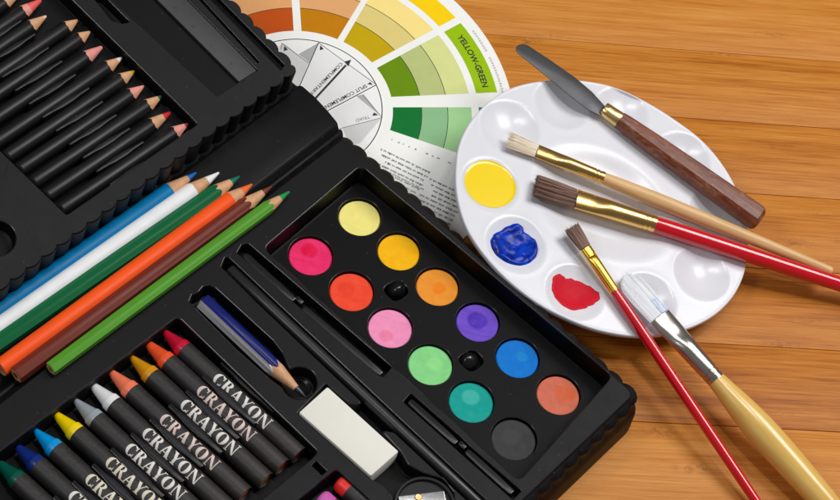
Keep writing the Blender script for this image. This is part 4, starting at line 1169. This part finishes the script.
# yellow brush
P0, P1 = settle((624.5, 277), (850, 530), 12, lambda q: 2.5 if q < .2 else 9.3)
ax = Axis(P0, P1)
t = thing('paint_brush', 'large flat brush with yellow varnished handle, silver ferrule and white bristles tinged blue', 'brush', foot(ax.p(ax.L / 2)), 'brushes lying on the palette')
tf0, tf1 = T((667, 310.5)), T((727, 372))
hairs('bristles', t, ax, tf0 - 1, 0, 12.6, 3.4, 12.8, 2.6, [M['nyl1'], M['nyl2'], M['nyl1'], M['nyl_blue']], 1500, .34, 1.0, 1.2, .55, blue=lambda x, q: x < .1 and q < random.uniform(-.25, .42), bent=.35)
ferrule(t, ax, [(tf0, 12.8, 4.4), (tf0 + 22, 12.0, 5.6), (tf0 + 40, 10.6, 8.6), (tf1 - 8, 9.2, 9.2), (tf1, 9.0, 9.0)], M['silver'], grooves=(tf1 - 6, tf1 - 11))
handle(t, ax, [(tf1 - 1, 9.0), (tf1 + 10, 10.2), (tf1 + 40, 13.6), (tf1 + 70, 15.2), (tf1 + 110, 14.6), (tf1 + 160, 12.2), (ax.L, 9.2)], M['yellow_wood'], 36, True)

# palette knife
P0, P1 = settle((517, 47), (757, 218), 38, lambda q: .6 if q < .36 else 8.6)
ax = Axis(P0, P1, ZZ)
t = thing('palette_knife', 'palette knife with grey steel blade and worn brown wooden handle', 'palette knife', foot(ax.p(ax.L / 2)))
tb0, tb1, te = 0, T((603, 112.5)), T((618.5, 122))
mb = MB()
up_px = [(516, 47), (519, 44.6), (523, 44), (527.5, 45.2), (550, 60), (575, 77.5), (592, 92), (606.5, 108)]
lo_px = [(515.8, 50), (518.2, 53.6), (530, 63), (545, 75.2), (575, 99.8), (588, 109.5), (600.5, 116)]
zb = lambda p: P0.z - (P0.z - P1.z) * (T(p) / ax.L)
pts = ccw([tuple(Frame(ax.a, ax.d, ZZ.cross(ax.d)).to(W(p, zb(p)))[:2]) for p in up_px + lo_px[::-1]])
fk = Frame(ax.a, ax.d, ax.up.cross(ax.d)); pts = [Vector(p) for p in pts]
o = fillet(pts, 2.0, 4); mb.slab(fk, o, -.55, .55, 0, .3); mb.build('blade', M['steel'], t)
ferrule(t, ax, [(tb1 - 2, 7.4, 6.6), (tb1 - 1, 8.0, 7.2), (te - 1, 8.8, 8.0), (te, 8.6, 7.8)], M['brass'], 'collar')
mb = MB(); ax2 = Axis(ax.a, P1, ZZ)
secs = [(te - .5, 8.6, 7.8), (te + 8, 9.4, 8.3), (te + 40, 10.8, 9.2), (te + 90, 12.2, 9.9), (te + 140, 12.9, 10.3), (ax.L - 4, 13.4, 10.6), (ax.L + 0.5, 13.0, 10.0), (ax.L + 3.5, 10.6, 7.6), (ax.L + 4.4, 8.0, 5.6)]
# eight-sided section with softened arrises
last = None
for t_, w, h in secs:
    poly = fillet([(-w, -h * .45), (-w * .6, -h), (w * .6, -h), (w, -h * .45), (w, h * .45), (w * .6, h), (-w * .6, h), (-w, h * .45)], 1.6, 3)
    r = mb.ring([ax.p(t_, p.x, p.y) for p in poly])
    if last: mb.bridge(r, last)
    else: mb.cap(r)
    last = r
mb.cap(last, 0, True); ob = mb.build('handle', M['worn'], t, angle=30); grain_obj(ob, ax)

# ------------------------------------------------------------------ light
def area_lamp(name, pos, target, size, power, color=(1, 1, 1), shape='SQUARE', sy=None):
    ld = bpy.data.lights.new(name, 'AREA'); ld.energy = power; ld.color = color; ld.shape = shape; ld.size = size
    if sy: ld.shape = 'RECTANGLE'; ld.size_y = sy
    o = bpy.data.objects.new(name, ld); COL.objects.link(o); o.location = pos
    o.rotation_euler = (Vector(target) - Vector(pos)).to_track_quat('-Z', 'Y').to_euler(); return o
area_lamp('key_softbox', (0.56, 0.40, 1.0), (0, 0, 0), 0.48, 8.6, (1, .985, .96))
area_lamp('fill_softbox', (-0.66, -0.40, 0.95), (0, 0, 0), 0.26, 2.6, (.97, .98, 1))
for i, (x, y) in enumerate(((-0.13, 0.22), (-0.05, 0.14), (0.09, 0.13), (0.17, 0.21))):
    area_lamp('ceiling_spot', (x, y, 1.3), (0, 0, 0), 0.03, 1.05, (1, 1, 1), 'DISK')
w = bpy.data.worlds.new('World'); scene.world = w; w.use_nodes = True
w.node_tree.nodes['Background'].inputs[0].default_value = (1, 1, 1.02, 1); w.node_tree.nodes['Background'].inputs[1].default_value = 0.13

for o in bpy.data.objects:
    if '_o' in o.keys(): del o['_o']
scene.render.engine = 'CYCLES'
scene.cycles.use_denoising = True
scene.view_settings.view_transform = 'Standard'; scene.view_settings.look = 'None'; scene.view_settings.exposure = 0; scene.view_settings.gamma = 1
scene.render.resolution_x = 1024; scene.render.resolution_y = 610
